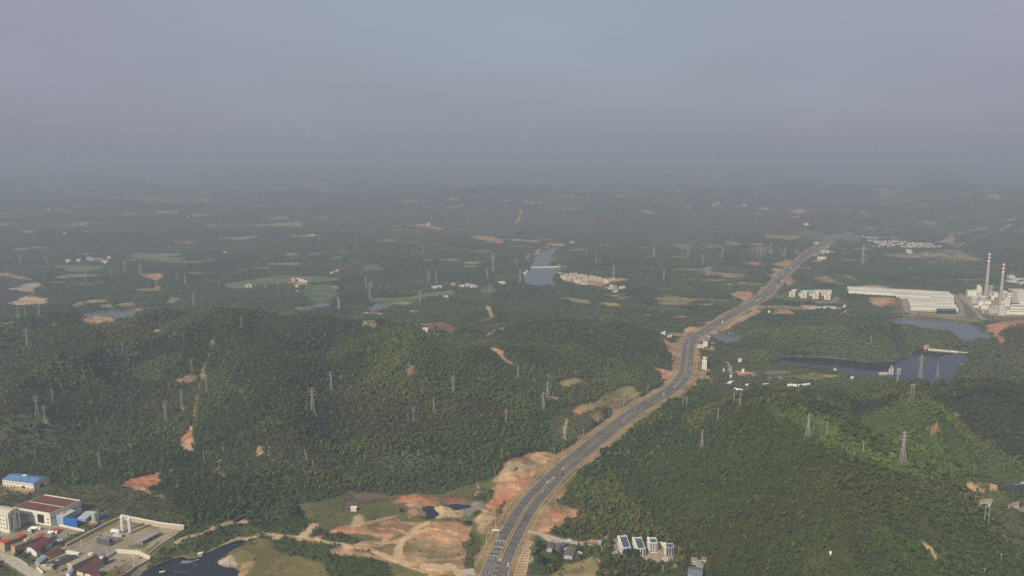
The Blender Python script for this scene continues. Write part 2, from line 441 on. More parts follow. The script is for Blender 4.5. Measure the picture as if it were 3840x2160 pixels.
AREAS = [   # kind, outline in the photograph (later ones lie over earlier ones)
    ('brownwood', "V -20,335 250,345 600,348 1300,362 1600,400 2100,400 2576,420 2576,540 2100,560 1650,580 1430,480 800,505 -20,480"),
    ('brownwood', "X -20,395 600,420 1100,485 1700,540 2100,560 1900,590 1500,570 1300,555 900,535 300,585 -20,570"),
    ('brownwood', "U 1500,420 2576,440 2576,500 1900,480 1500,460"),
    ('openwood', "Z 560,1330 700,1260 860,1235 1050,1215 1230,1195 1260,1449 700,1449 520,1400"),
    ('grass', "Z 770,1275 880,1240 1000,1243 1110,1240 1250,1195 1280,1449 900,1449 1000,1400 860,1340 780,1330"),
    ('scrub', "A -60,560 300,560 520,500 1200,510 1560,600 1700,640 1900,800 1960,960 2229,900 2229,1210 2000,1270 1470,1460 -60,1460"),
    ('shrub', "A 1950,960 B 0,950 400,850 900,850 1080,900 1000,1020 900,1010 300,1040 0,1190 A 1900,1270 1700,1330"),
    ('grassdry', "Z -300,1440 380,1452 900,1440 1210,1449 1330,1449 1480,1449 1480,1640 -300,1640"),
    ('openwood', "L 2000,1180 2576,1150 2576,1449 2000,1449"),
    ('openwood', "M 0,1180 700,1200 1300,1240 2000,1280 2400,1440 1500,1449 0,1449"),
    ('shadewood', "O 1520,660 1700,640 2000,600 2600,560 2600,1330 2300,1140 2020,1000 1900,870 1750,730"),  # slope turned from the sun, its shade put into the tint
    ('shadewood', "O 500,760 850,700 1150,680 1330,640 1250,730 1080,800 850,850 700,830"),
    ('grass', "B 850,680 1300,690 1370,760 1540,760 1560,660 1800,660 1830,720 1880,760 1780,790 1480,870 1300,860 1080,860 1000,800 920,790"),
    ('grassdry', "B 850,680 1000,690 1060,720 960,800 920,790"),
    ('shrub', "B 540,1060 780,1050 1000,1080 1150,1120 1190,1240 900,1260 640,1180"),
    ('grassdry', "B 20,1275 150,1215 260,1150 420,1080 560,1060 640,1180 800,1250 1100,1300 1230,1390 1260,1470 200,1470 190,1390 150,1345 60,1335"),
    ('shrub', "B 1180,1300 1500,1270 1800,1330 1900,1470 1200,1470"),
    ('palerock', "B 20,1310 190,1220 250,1330 235,1449 190,1400 150,1348 60,1340"),
    ('tanw', "B 240,1460 300,1330 420,1295 350,1449"),
    ('tanw', "B 1190,1220 1330,1140 1450,1130 1600,1100 1800,1090 2000,1050 2229,1050 C 380,1110 400,1250 470,1400 300,1420 0,1390 B 1900,1310 1600,1260 1400,1240"),
    ('redl', "B 1230,1000 1260,970 1440,920 1520,935 1640,920 1780,870 1900,855 2000,880 2229,880 C 250,880 370,870 430,920 470,1030 430,1090 380,1110 170,1095 0,1060 B 2100,1050 1980,1010 1800,1090 1600,1020 1430,1000"),
    ('tan', "B 1300,1200 1400,1150 1600,1170 1900,1270 1700,1280 1500,1240"),
    ('scrub', "B 1450,1160 1640,1190 1650,1215 1500,1195"),
    ('tan', "C 0,1330 200,1350 400,1400 510,1390 480,1449 0,1449"),
    ('tan', "B 2010,700 2229,690 C 60,740 70,840 B 2229,840 2050,830"),
    ('red', "B 1895,690 1960,620 2110,590 2229,600 C 0,610 110,630 135,680 100,710 0,718 B 2100,690 1990,680 1910,705"),
    ('redbrown', "C 150,690 190,610 280,585 380,600 430,680 300,690"),
    ('scrub', "C 400,640 560,540 690,560 680,640 600,700 450,690"),
    ('red', "C 498,462 520,458 532,500 546,532 520,545 508,505"),
    ('sand', "C 465,615 500,605 515,625 470,632"),
    ('sand', "C 510,578 545,572 555,590 515,598"),
    ('sand', "C 60,770 80,735 180,722 360,740 385,790 330,830 100,850"),
    ('gravel', "C 365,760 450,700 520,680 610,715 620,745 560,770 450,820 385,800"),
    ('tan', "C 490,900 520,950 620,1000 720,930 715,760 600,740"),
    ('sand', "C 470,880 580,790 640,770 700,800 715,860 690,920 600,950 520,940"),
    ('shrub', "C 440,820 540,760 600,770 560,800 480,840"),
    ('redl', "C 760,310 800,260 950,240 850,210 960,220 1050,160 1150,145 1270,150 1330,200 1400,180 1430,185 1330,260 1240,310 1130,400 1000,570 920,620 700,780 620,710 700,650 690,560 710,480 700,440 760,390"),
    ('sand', "C 770,310 830,250 1000,255 1150,150 1260,160 1200,250 1090,330 870,430 720,470 710,430 780,380"),
    ('tan', "C 1100,180 1260,160 1310,200 1200,280 1040,300 980,270"),
    ('gravel', "C 1040,300 1130,265 1145,290 1080,335"),
    ('red', "C 690,660 920,470 1020,420 1110,430 1000,560 900,620 700,770"),
    ('scrub', "C 870,350 920,320 935,345 880,385"),
    ('scrub', "C 760,760 960,600 1030,590 900,780 720,1010 620,1230 500,1400 420,1400 560,1180 700,960 730,840"),
    ('scrub', "C 380,1110 470,1050 590,1050 480,1390 400,1400"),
    ('shrub', "C 460,970 590,1020 560,1055 480,1040"),
    ('scrub', "C 1430,500 1560,600 1640,720 1585,735 1480,730 1390,690"),
    ('redl', "C 1080,980 1200,800 1290,700 1390,690 1480,730 1585,735 1575,810 1450,880 1420,960 1300,1010 1100,990"),
    ('red', "C 1230,830 1300,740 1390,760 1400,830 1290,880"),
    ('gravel', "C 1310,690 1390,580 1425,560 1385,690"),
    ('tan', "C 1545,380 1600,320 1660,260 1760,180 1800,140 1740,240 1650,300"),
    ('tan', "C 900,1440 1050,1080 1110,1090 1080,1250 1040,1400 1010,1449"),
    ('plant_lit', "D 450,950 700,770 760,880 750,980 500,1010"),
    ('plant_lit', "C 1830,930 1960,860 2060,780 2150,850 2120,960 1900,1000"),
    ('tanfield', "C 1270,1470 1480,1330 1640,1290 1720,1260 1790,1330 1780,1470"),
    ('red', "C 1745,1265 1820,1300 1825,1325 1790,1310"),
    ('tan', "C 1630,1290 1720,1255 1725,1270 1650,1310"),
    ('redl', "C 1640,1090 1800,1085 1800,1130 1640,1130"),
    ('tan', "C 1810,1040 1880,1020 1870,1060 1800,1080"),
    ('yard', "C 1250,1120 1400,1140 1560,1170 1560,1240 1400,1240 1270,1190"),
    ('concrete', "D 850,1290 880,1080 1190,1120 1195,1240 1180,1290 1000,1310"),
    ('concrete', "D 550,1060 600,1055 640,1180 620,1215 570,1150"),
    ('concrete', "D 710,1080 760,1060 810,1230 740,1230"),
    ('red', "D 1180,1135 1260,1150 1250,1190 1190,1210"),
    ('redl', "D 1010,1140 1090,1150 1090,1210 1010,1200"),
    ('shrub', "D 1000,1340 1080,1290 1130,1320 1200,1330 1180,1470 1000,1470"),
    ('tan', "D 1135,1340 1165,1310 1195,1330 1190,1370"),
    ('fieldy', "D 1995,1300 2100,1305 2175,1330 2165,1358 2110,1366 2015,1325"),
    ('plant_lit', "D 1940,1250 2100,1220 2180,1300 2160,1310 2000,1290"),
    ('red', "D 1538,85 1560,52 1590,75 1580,92"),
    # left hill
    ('red', "A 1370,430 1640,370 1680,440 1640,480 1560,520 1470,560 1420,560 1380,520 1250,505 1240,480 1290,463"),
    ('red', "L 1900,935 1945,930 1930,1020 1935,1100 1915,1135 1790,1135 1765,1090 1850,1010"),
    ('sand', "L 1780,1133 1915,1130 1915,1188 1850,1190"),
    ('redl', "L 1750,475 1900,410 1965,440 1940,495 1810,490"),
    ('sand', "L 1985,400 2045,393 2048,425 2000,432"),
    ('sand', "L 2128,60 2160,60 2155,100 2125,100"),
    ('redl', "L 1820,740 1860,735 1865,765 1825,770"),
    ('fieldy', "L 425,875 480,875 485,915 450,920"),
    ('tan', "I 1540,895 1600,885 1595,930 1540,945"),
    ('plant', "I 1310,1290 1500,1220 1850,1130 1840,1200 1700,1300 1560,1420 1340,1400"),  # sunlit band of the hill, its brightness put into the tint
    ('plant_lit', "L 700,720 1330,650 1330,680 1000,740 700,770"),
    ('redforest', "H 40,925 240,930 440,955 300,1020 60,1005"),
    ('redforest', "M 2000,700 2350,690 2480,780 2400,830 2100,830"),
    ('red', "M 548,790 600,780 605,805 555,812"),
    ('red', "M 1520,345 1600,340 1605,410 1520,405"),
    ('tan', "M 0,1180 40,1140 70,1130 40,1230 0,1240"),
    ('tan', "H 100,285 160,290 250,400 360,470 300,472 200,400 125,335"),
    ('plant_lit', "H 400,480 700,540 740,600 650,610 450,540"),
    ('scrub', "H 700,1060 880,900 1340,900 1200,1000 1100,1150 950,1280 700,1330"),
    ('tanfield', "H 1310,780 1450,690 1600,690 1680,750 1500,870 1340,900 1010,1000 960,930 1200,880"),
    ('red', "H 985,965 1000,945 1090,910 1125,940 1050,988"),
    ('rockbrown', "H 1170,1000 1280,960 1310,1040 1200,1070"),
    ('rockbrown', "H 1340,900 1440,860 1500,900 1380,980"),
    ('tanfield', "H 650,560 720,545 735,590 690,610"),
    ('red', "H 735,790 790,785 790,820 740,825"),
    ('tanfield', "H 820,640 1120,640 1130,690 830,700"),
    # factory
    ('yard', "A -60,1190 300,1340 450,1460 1470,1470 1575,1260 1860,990 1920,965 1275,830 880,970 620,900 -60,930"),
    ('concrete', "A -40,1200 110,1240 300,1340 450,1440 480,1480 330,1480 160,1370 -40,1260"),
    ('scrub', "A -60,1310 150,1370 330,1480 -60,1480"),
    ('tan', "A 30,510 330,550 380,570 300,590 0,560 0,480"),
    ('tan', "A 0,580 70,600 60,612 0,605"),
    ('grassbr', "R -40,940 1120,260 1120,340 350,770 -40,980"),
    ('grassbr', "R 1140,250 1951,390 1951,460 1140,330"),
    ('grass', "R 1270,820 1890,500 1951,530 1951,600 1540,900 1270,850"),
    ('grass', "R 1250,880 1540,950 1951,720 1951,900 1720,1040 1250,920"),
    ('concrete', "R 1240,860 1520,905 1600,880 1951,650 1951,690 1620,920 1530,955 1230,885"),
    ('grass', "R 1080,970 1330,1030 1330,1070 1100,1060"),
    ('gravel', "R 0,950 640,820 900,880 1080,830 1010,940 600,1100 380,1060"),
    ('redbrown', "R 1000,1280 1260,1190 1300,1250 1100,1420 950,1400"),
    ('concrete', "R 880,1220 1010,1010 1700,1100 1420,1260 1290,1250 1000,1300"),
    ('redl', "R 430,320 560,280 700,330 640,400 500,380"),
    ('scrub', "R 220,320 430,330 640,450 560,520 400,500 240,450"),
    ('scrub', "Q 360,620 620,470 760,470 740,560 420,680 220,740"),
    ('shrub', "Q 210,1110 290,1040 430,1060 640,1130 600,1240 480,1270 330,1170"),
    ('shrub', "Q 660,1020 850,960 900,950 780,1080 640,1130"),
    ('shrub', "Q 870,940 1120,800 1300,730 1480,660 1500,740 1000,990"),
    ('shrub', "Q 830,830 1000,720 1040,740 860,850"),
    ('gravel', "Q 860,860 1180,740 1210,760 1000,890 940,920"),
    ('path', "B -20,955 180,895 330,855 400,885 300,905 150,920 -20,968"),
    ('redl', "B 1020,1070 1110,1030 1190,1020 1150,1080 1080,1100"),
    ('path', "B 600,1030 640,1005 700,1015 690,1050 610,1055"),
    ('rockbrown', "B 1400,600 1850,585 1860,640 1560,650"),
    ('rock', "B 1380,600 1450,590 1540,640 1540,760 1370,768"),
    # beside the highway, farther up
    ('redl', "G 835,575 870,555 930,535 1040,540 1080,585 1040,612 960,658 945,620 850,605"),
    ('tan', "G 1130,500 1200,480 1185,530 1105,572"),
    ('tan', "G 1265,300 1340,285 1395,312 1280,400"),
    ('red', "G 1005,248 1060,222 1110,235 1150,266 1020,264"),
    ('redl', "G 1270,245 1430,208 1500,240 1450,285 1300,262"),
    ('redl', "G 1505,108 1545,108 1580,150 1560,168"),
    ('tan', "G 1405,445 1450,388 1482,400 1470,470 1420,478"),
    ('tan', "G 740,915 1140,680 1135,760 1030,820 800,925 665,965"),
    ('tan', "G 335,930 430,905 510,922 400,985 340,1005"),
    ('redl', "G 105,1000 180,1060 300,1068 275,1200 250,1340 235,1200"),
    ('redl', "G 50,1330 150,1345 255,1385 200,1460 105,1449"),
    ('red', "G 178,1292 212,1288 248,1335 225,1335"),
    ('tan', "G 440,1460 490,1350 590,1390 600,1460"),
    ('tan', "G 480,1330 520,1300 600,1330 625,1380 560,1370"),
    ('redl', "G 878,1375 1000,1370 1108,1396 1102,1426 890,1408"),
    ('redl', "G 1550,680 1720,680 1705,712 1630,728"),
    ('redl', "G 1300,742 1380,730 1470,750 1490,780 1300,772"),
    ('red', "G 1690,205 1820,200 1800,235 1690,232"),
    ('tanfield', "G 1690,400 1760,375 1850,372 1940,410 1900,440 1760,440"),
    ('tanfield', "G 1880,330 2229,420 2229,450 1980,370"),
    ('scrubyard', "G 1300,600 1420,540 1960,590 1890,650 1500,640"),
    ('tan', "G 470,1070 640,1120 720,1140 700,1160 480,1130"),
    ('tanfield', "H 2080,780 2150,765 2165,800 2100,830"),
    ('tan', "H 1840,925 1900,870 1950,850 1940,880 1860,935"),
    ('redl', "H 2140,705 2229,640 2229,745"),
    ('red', "N 385,690 420,675 430,700 395,708"),
    ('scrub', "N 700,310 1290,300 1750,380 2050,430 1900,470 1500,520 900,510 700,440"),
    ('redl', "N 952,385 1170,395 1178,432 960,422"),
    ('field', "N 1245,402 1300,370 1480,375 1515,410 1300,422"),
    ('tanfield', "N 1250,440 1500,430 1760,395 2030,430 1800,480 1600,440 1400,460"),
    ('fieldbr', "N 1560,440 1690,428 1705,468 1570,472"),
    ('redforest', "N 820,550 1000,560 1000,600 850,580"),
    ('redforest', "N 1310,550 1450,540 1460,590 1330,580"),
    ('red', "N 676,1122 700,1094 728,1115 715,1135"),
    # right hill
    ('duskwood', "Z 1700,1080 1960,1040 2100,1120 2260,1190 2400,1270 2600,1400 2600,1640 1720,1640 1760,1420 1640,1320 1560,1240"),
    ('plant', "O -20,750 250,800 450,850 700,950 900,1090 1100,1210 1350,1300 1560,1395 1680,1470 1450,1470 1100,1330 800,1240 450,1070 300,960 100,850"),  # lit spur, sunlight painted by the brighter tint
    ('plant_lit', "O 870,860 1100,815 1250,740 1400,640 1520,650 1750,760 1900,900 2000,1030 2300,1150 2600,1350 2600,1470 2200,1460 1900,1360 1500,1300 1300,1240 1200,1100 1050,950"),  # lit side of the second spur, painted brighter
    ('plant', "O 1300,690 1420,650 1600,800 1700,900 1500,880 1380,800"),  # brightest part of that lit side, also by tint
    ('tan', "O 1598,943 1650,955 1740,1005 1675,1032 1612,985"),
    ('tan', "E 1600,480 1700,478 1750,500 1830,545 1640,555"),
    ('tan', "E 1900,545 2060,510 2190,525 2000,550"),
    ('sand', "E 1625,612 1750,608 1745,655 1640,682"),
    ('tan', "E 1185,1090 1260,1150 1350,1280 1325,1290 1200,1130"),
    ('red', "O 1340,408 1560,420 1700,455 1700,475 1500,465 1370,440"),
    ('tan', "O 1075,430 1200,415 1340,420 1340,440 1075,442"),
    ('tan', "O 1895,310 2020,225 2045,230 1960,310 1920,325"),
    ('sand', "O 1570,165 1580,112 1610,115 1640,165"),
    ('tanfield', "O 1960,450 2000,420 2050,430 2030,460"),
    # power station
    ('scrubyard', "F 1480,560 1620,545 2260,520 2260,850 1800,850 1600,850 1560,770"),
    ('yard', "F 1610,590 1700,560 2260,540 2260,800 2040,790 1840,780 1650,660"),
    ('yard', "F 935,600 1000,600 1060,755 1560,765 1600,790 1540,800 1030,775 960,690"),
    ('redl', "F 560,600 770,597 890,612 830,680 720,705 620,640"),
    ('scrubyard', "F 830,680 900,610 960,690 1010,770 830,760"),
    ('tan', "F 370,495 640,470 900,500 400,520"),
    ('red', "F 1815,895 1900,860 2260,840 2260,897 2000,945 1960,1000 1925,975"),
    ('red', "F 1890,1060 1990,1030 2000,1045 1930,1070"),
    ('tanfield', "F 830,780 1580,800 1750,840 1800,870 1500,840 1000,800"),
    # valley fields to the left
    ('field', "I 1310,135 1450,128 1600,140 1690,165 1840,180 1810,232 1640,230 1530,205 1430,193 1320,182"),
    ('field', "I 500,252 1000,258 1085,250 980,300 850,322 700,322 610,285"),
    ('tanfield', "I 700,630 840,618 850,660 735,672"),
    ('tanfield', "I 880,605 1100,605 1080,630 860,640"),
    ('tanfield', "I 970,655 1090,640 1135,690 980,680"),
    ('tanfield', "I 1180,640 1320,630 1380,660 1200,680"),
    ('field', "I 2250,430 2576,408 2576,472 2380,492 2275,482"),
    ('solar', "I -40,365 120,390 310,425 80,492 -40,525"),
    ('tanl', "I 80,490 320,428 400,432 445,457 360,490 340,526 250,522"),
    ('solar', "I -40,522 240,525 330,530 200,605 -40,645"),
    ('sand', "I 55,642 200,590 300,563 495,598 430,642 200,660"),
    ('redl', "I -20,325 100,330 290,383 325,412 200,402 100,362 -20,362"),
    ('redl', "I 1450,345 1600,338 1650,392 1560,402 1400,362"),
    ('tan', "I 820,792 900,765 1000,770 1155,790 1165,830 1050,838 830,828"),
    ('redl', "I 1345,700 1390,700 1395,730 1360,735"),
    ('tanfield', "I 1660,610 1720,570 1800,590 1750,635 1680,635"),
    ('tan', "I 60,865 150,815 170,820 80,872"),
    ('redl', "I 1555,470 1600,465 1605,495 1560,498"),
    ('field', "J -20,412 400,350 850,368 1000,380 980,412 500,442 -20,462"),
    ('fieldbr', "J 635,470 900,438 965,480 972,580 850,612 700,622 640,545"),
    ('redl', "J 485,422 690,418 695,446 560,462"),
    ('field', "J 1245,252 1390,238 1412,290 1465,300 1200,322"),
    ('tanfield', "J 1212,820 1392,798 1370,850 1330,900 1220,882"),
    ('redbrown', "J 1680,845 2050,828 2260,900 2150,952 1900,922"),
    ('redbrown', "J 2400,790 2520,780 2540,800 2420,815"),
    ('field', "J 1300,582 1650,580 1900,530 2150,498 2175,542 1900,572 1580,632 1300,622"),
    ('field', "J 690,130 820,125 810,150 690,150"),
    ('field', "J 980,90 1060,100 1050,140 1000,130"),
    ('tanfield', "J 535,672 690,680 690,698 540,700"),
    ('tan', "J 1235,722 1440,735 1400,752 1250,745"),
    ('tan', "J 940,465 1000,460 995,500 950,500"),
    ('tanfield', "J 1670,700 1790,705 1790,730 1690,728"),
    ('field', "J 2410,500 2576,490 2576,530 2430,540"),
    ('redl', "K 718,335 760,268 788,280 742,348"), ('redl', "K 808,272 850,238 865,260 820,288"),
    ('redl', "K 928,218 960,165 985,175 962,218"), ('redl', "K 950,160 1130,170 1095,202 985,182"), ('redl', "K 848,232 910,218 915,240 880,245"),
    ('redl', "K 145,90 420,98 485,148 430,172 300,120"), ('field', "K 190,30 600,38 630,82 400,82"), ('field', "K 500,110 840,138 852,162 700,150"),
    ('redl', "K 30,30 520,10 510,30 120,45"),
    ('tan', "K 1055,520 1240,478 1400,518 1600,522 1760,520 1740,545 1600,560 1480,610 1380,582 1200,572"),
    ('redl', "K 1385,580 1440,545 1490,550 1485,605"),
    ('tanfield', "K 1015,710 1150,708 1280,735 1395,755 1385,778 1300,772 1200,752"),
    ('redl', "K 1485,765 1655,763 1670,785 1500,785"), ('fieldy', "K 1500,783 1670,783 1690,795 1590,808"),
    ('field', "K 1650,712 1780,698 1740,732 1650,732"), ('tanfield', "K 2250,185 2400,180 2380,225 2290,225"),
    ('tan', "K 1035,395 1080,375 1150,395 1130,412 1060,402"), ('field', "K 260,640 350,590 430,630 380,680"),
    ('scrub', "K 300,985 560,960 560,1040 380,1090 280,1080"), ('scrub', "K 1660,950 1850,935 2000,960 1900,985"),
    ('redl', "K 1930,880 2000,880 1995,892 1940,892"), ('redl', "K 2200,900 2330,895 2340,910 2210,915"),
    ('tanfield', "K 2080,1065 2310,1075 2330,1110 2160,1090"),
    # far, in the haze
    ('redl', "U 1180,385 1360,378 1345,402 1240,402"), ('tanfield', "U 1830,487 2270,468 2290,500 2100,502"), ('tanfield', "U 155,547 330,520 275,552"),
    ('tanfield', "U 1380,400 1720,385 1600,410 1480,430"), ('tanfield', "U 1640,590 1960,570 1800,610"),
    ('redl', "V 520,480 680,488 770,532 600,502"),
    ('scrub', "V 880,530 1150,500 1340,478 1365,510 1300,580 950,570"), ('redl', "V 965,578 1240,598 1200,632 1130,622"),
    ('tan', "V 1250,595 1480,605 1490,620 1300,610"), ('redl', "V 805,283 885,280 872,307 820,307"), ('redl', "V 1180,300 1265,298 1240,316"),
    ('redl', "X -20,340 90,338 40,367"), ('redl', "X 785,363 935,375 920,397 830,402"), ('redl', "X 225,333 360,340 385,362 250,352"),
    ('redl', "X 1350,395 1392,398 1375,424"), ('redl', "X 1640,385 1690,390 1660,405"), ('tan', "X 1915,625 2048,558 2055,645 2030,640 1990,620"),
    ('tanfield', "X 300,600 600,628 600,648 350,642"), ('tanfield', "X 600,558 900,570 850,602 650,592"), ('field', "X 850,540 1340,560 1340,620 1150,600 900,580"),
    ('tan', "X 0,130 280,95 280,105 0,142"), ('field', "X -20,645 70,640 60,670 -20,680"), ('tan', "X 255,720 300,715 300,730 270,735"),
    ('scrub', "X 1360,580 1460,590 1700,620 1960,640 1960,665 1660,665 1380,650"),
]
LINES = [   # kind, middle line, width in metres
    ('path', "B -20,1200 100,1140 200,1085 260,1065 450,1032 690,1022 860,1045 1000,1060 1150,1090 1330,1120 1700,1190 1900,1270 2100,1370 2229,1405", 4.5),
    ('path', "B 920,1050 960,1000 1040,920", 8), ('path', "B 1505,915 1525,835", 9), ('path', "B 1590,905 1700,870 1900,825", 3),
    ('path', "B 2240,893 2120,950 2080,1010 1990,1080 1930,1160 1940,1240", 7), ('path', "B 2100,1010 2240,968", 5), ('path', "B 1720,950 1900,970 2060,1005", 3),
    ('path', "C 0,965 80,945 200,970 310,1015", 3), ('path', "C -20,1345 200,1365 380,1405 500,1390", 9),
    ('path', "A 2229,960 2100,1010 1900,1060 1840,1110", 4), ('path', "B -10,950 100,918 200,890", 4),
    ('path', "A 1470,545 1530,560 1580,585", 3), ('path', "A 1650,605 1710,625", 3), ('path', "A 1700,350 1850,345", 2),
    ('tanpath', "L 2140,70 2125,165 2070,280 2040,390 2005,530 1960,700 1940,850 1920,935", 4.2),
    ('tanpath', "L 2180,1270 2200,1320 2190,1380 2260,1440", 3.5), ('tanpath', "B 90,200 40,300 40,370 110,415", 3.5),
    ('path', "H 905,1035 890,1150 885,1270", 2.5), ('tanpath', "B 435,160 480,150 530,90", 5),
    ('path', "C 1050,985 1200,1010 1380,1070 1560,1100 1700,1130", 6), ('path', "C 1210,1030 1330,1100 1420,1130", 4),
    ('path', "K 345,800 365,860 385,880 395,910", 9), ('path', "K 350,1090 430,1040 500,1015", 5), ('path', "K 480,1075 510,1030", 4),
    ('concrete', "N 870,285 905,330 915,405", 5), ('path', "N 1300,462 1370,455 1480,485 1530,500", 3),
    ('concrete', "F 1495,575 1560,690 1595,790", 9), ('concrete', "F 1560,570 1660,670 1800,825", 9), ('concrete', "F 960,610 1000,750", 8),
    ('path', "F 350,760 380,730 430,725", 6), ('path', "G 740,945 860,890 960,850 1140,765", 3), ('concrete', "G 1530,640 1900,650 1960,600", 6),
    ('path', "G 760,965 950,962", 3), ('tan', "G 0,670 150,670 270,678", 5), ('tan', "G 0,780 60,782", 4), ('tan', "K 1780,910 1930,900", 5), ('tan', "K 1700,935 1760,950", 4),
    ('tan', "K 1950,790 2450,785", 4), ('tan', "K 480,600 550,600", 6), ('tan', "K 1800,455 1930,465", 6), ('tan', "K 1970,515 2080,520", 6),
    ('tan', "I 2100,155 2280,140 2440,120", 7), ('tan', "I 1950,405 2250,420", 4), ('tan', "J 720,425 985,410", 5), ('tan', "J 1000,345 1170,335", 6), ('path', "J 560,500 600,525", 8),
    ('path', "J 970,580 990,610 1000,690", 5), ('path', "J 2490,680 2515,720 2540,775", 8), ('tan', "I 650,470 740,435", 6),
    ('tanfield', "V -20,500 200,497 420,498 760,520", 26), ('tan', "X 1140,590 1090,565", 8), ('concrete', "X 1150,600 1050,660", 14), ('tan', "X 1050,660 1340,690 1600,690", 6), ('tan', "X 2060,650 2300,560 2500,480", 12),
    ('tan', "X 1700,660 2000,690 2100,640", 8), ('tan', "V 1310,480 1345,440 1355,380", 14), ('concrete', "G 1690,170 1800,110 1900,20", 14),
]
def spread(P, m=60):
    return P
_W = []
for k, s in AREAS:
    _W.append((k, at(px(s))[:, :2]))
_L = [(k, at(px(s))[:, :2], wd) for k, s, wd in LINES]
KIND = list(COVER)
KI = {k: i for i, k in enumerate(KIND)}

def cover(x, y):
    dist = np.hypot(x, y)
    k = np.full(x.shape, KI['forest'], np.int16)
    a = np.clip(dist * 0.006, 2.0, 22)
    s = np.clip(dist * 0.012, 7, 60)
    # ragged edges, same everywhere
    jx = (vnoise(x / 9, y / 9, 31) - .5) * 5 + (vnoise(x / 31, y / 31, 32) - .5) * 9 * np.clip(dist / 1200, .5, 3)
    jy = (vnoise(x / 9, y / 9, 33) - .5) * 5 + (vnoise(x / 31, y / 31, 34) - .5) * 9 * np.clip(dist / 1200, .5, 3)
    fm = np.nonzero(dist > 1650)[0]                       # small clearings and scrub without number in the far country
    if len(fm):
        q = fbm(x[fm] / 130, y[fm] / 90, 301, 3) + .10 * (fbm(x[fm] / 900, y[fm] / 600, 305, 2) - .5)
        k[fm[q > .69]] = KI['scrub']; k[fm[q > .76]] = KI['tanfield']
    for i, (kind, p) in enumerate(_W):
        m = np.nonzero(bbox_mask(x, y, p, 30))[0]
        if not len(m): continue
        sharp = .25 if kind in ('yard', 'concrete', 'solar', 'bed') else (.5 if kind in ('field', 'fieldbr', 'grassbr') else 1.0)
        ins = in_poly(x[m] + jx[m] * sharp, y[m] + jy[m] * sharp, p)
        k[m[ins]] = KI[kind]
    for kind, p, wd in _L:
        m = np.nonzero(bbox_mask(x, y, p, wd + 8))[0]
        if not len(m): continue
        d, _, _ = seg_dist(x[m] + jx[m] * .25, y[m] + jy[m] * .25, p)
        wv = wd * .5 * (0.7 + .7 * vnoise(x[m] / 14, y[m] / 14, 55))
        if kind == 'tanpath': wv = wd * .5 * np.clip((vnoise(x[m] / 17, y[m] / 17, 56) - .2) * 2.0, 0, 1.2)
        wv = np.maximum(wv, dist[m] * 0.0009)
        k[m[d < wv]] = KI[kind]
    m = np.nonzero(bbox_mask(x, y, ROAD, 60))[0]
    if len(m):
        d, _, sd_ = seg_dist(x[m], y[m], ROAD[::2])
        vw = 20 + (vnoise(x[m] / 25, y[m] / 25, 61) - .3) * 10
        vv = m[d < vw]
        k[vv] = KI['verge']
    for n, p, z in WPOLY:
        m = np.nonzero(bbox_mask(x, y, p, 9))[0]
        if not len(m): continue
        ins = in_poly(x[m], y[m], p); k[m[ins]] = KI['bed']
        d, _, _ = seg_dist(x[m], y[m], p, True)
        k[m[~ins & (d < 3 * vnoise(x[m] / 11, y[m] / 11, 411) + .0005 * dist[m])]] = KI['mud']
    return k

# ------------------------------------------------------------------ the ground, one sheet to the horizon
def grid_mesh(name, X, Y, Zv):
    nr, nc = X.shape
    me = bpy.data.meshes.new(name)
    me.vertices.add(nr * nc)
    me.vertices.foreach_set('co', np.stack([X, Y, Zv], -1).astype(np.float32).ravel())
    i = np.arange((nr - 1) * nc).reshape(nr - 1, nc)[:, :-1].ravel()
    q = np.stack([i, i + 1, i + nc + 1, i + nc], 1)
    nf = len(q)
    me.loops.add(nf * 4); me.polygons.add(nf)
    me.loops.foreach_set('vertex_index', q.ravel().astype(np.int32))
    me.polygons.foreach_set('loop_start', np.arange(0, nf * 4, 4, dtype=np.int32))
    me.polygons.foreach_set('use_smooth', np.ones(nf, bool))
    me.update(calc_edges=True)
    return me

NAZ, NRD = 1500, 960
az = np.linspace(R(-47), R(47), NAZ)
dep = np.concatenate([np.linspace(R(52), R(30.5), 50, endpoint=False), np.linspace(R(30.5), R(3.0), NRD - 190, endpoint=False),
                      np.geomspace(R(3.0), R(0.45), 140)])
rad = CAM_H / np.tan(dep)
RR, AA = np.meshgrid(rad, az, indexing='ij')
GX, GY = RR * np.sin(AA), RR * np.cos(AA)
gx, gy = GX.ravel(), GY.ravel()
GZ = height(gx, gy)
gk = cover(gx, gy)
base = np.array([COVER[k][0] for k in KIND])
gc = base[gk] * .4
_r = np.random.default_rng(77); _d = np.clip(np.hypot(gx, gy) * .0028, 1.3, 10)
for _ in range(3):                                        # outlines of soils and fields run into each other
    gc += .2 * base[cover(gx + _r.normal(size=gx.size) * _d, gy + _r.normal(size=gx.size) * _d)]
# large-scale unevenness of soils and leaf litter
v1 = fbm(gx / 45, gy / 45, 91, 3); v2 = fbm(gx / 260, gy / 260, 95, 2)
gc = gc * (0.62 + .5 * v1 + .26 * v2)[:, None]
bare = np.isin(gk, [KI[k] for k in ('redl', 'red', 'tan', 'tanw', 'verge', 'tanfield')])
wk = np.clip((fbm(gx / 22, gy / 22, 101, 3) - .5) * 4.5, 0, 1) * bare * .8          # weeds growing through bare earth
gc = gc * (1 - wk[:, None] * .75) + np.array([.10, .095, .035]) * wk[:, None] * .75
pale = np.clip((fbm(gx / 30, gy / 13, 121, 3) - .53) * 5, 0, 1) * bare * .6
gc = gc * (1 - pale[:, None] * .6) + np.array([.50, .34, .21]) * pale[:, None] * .6
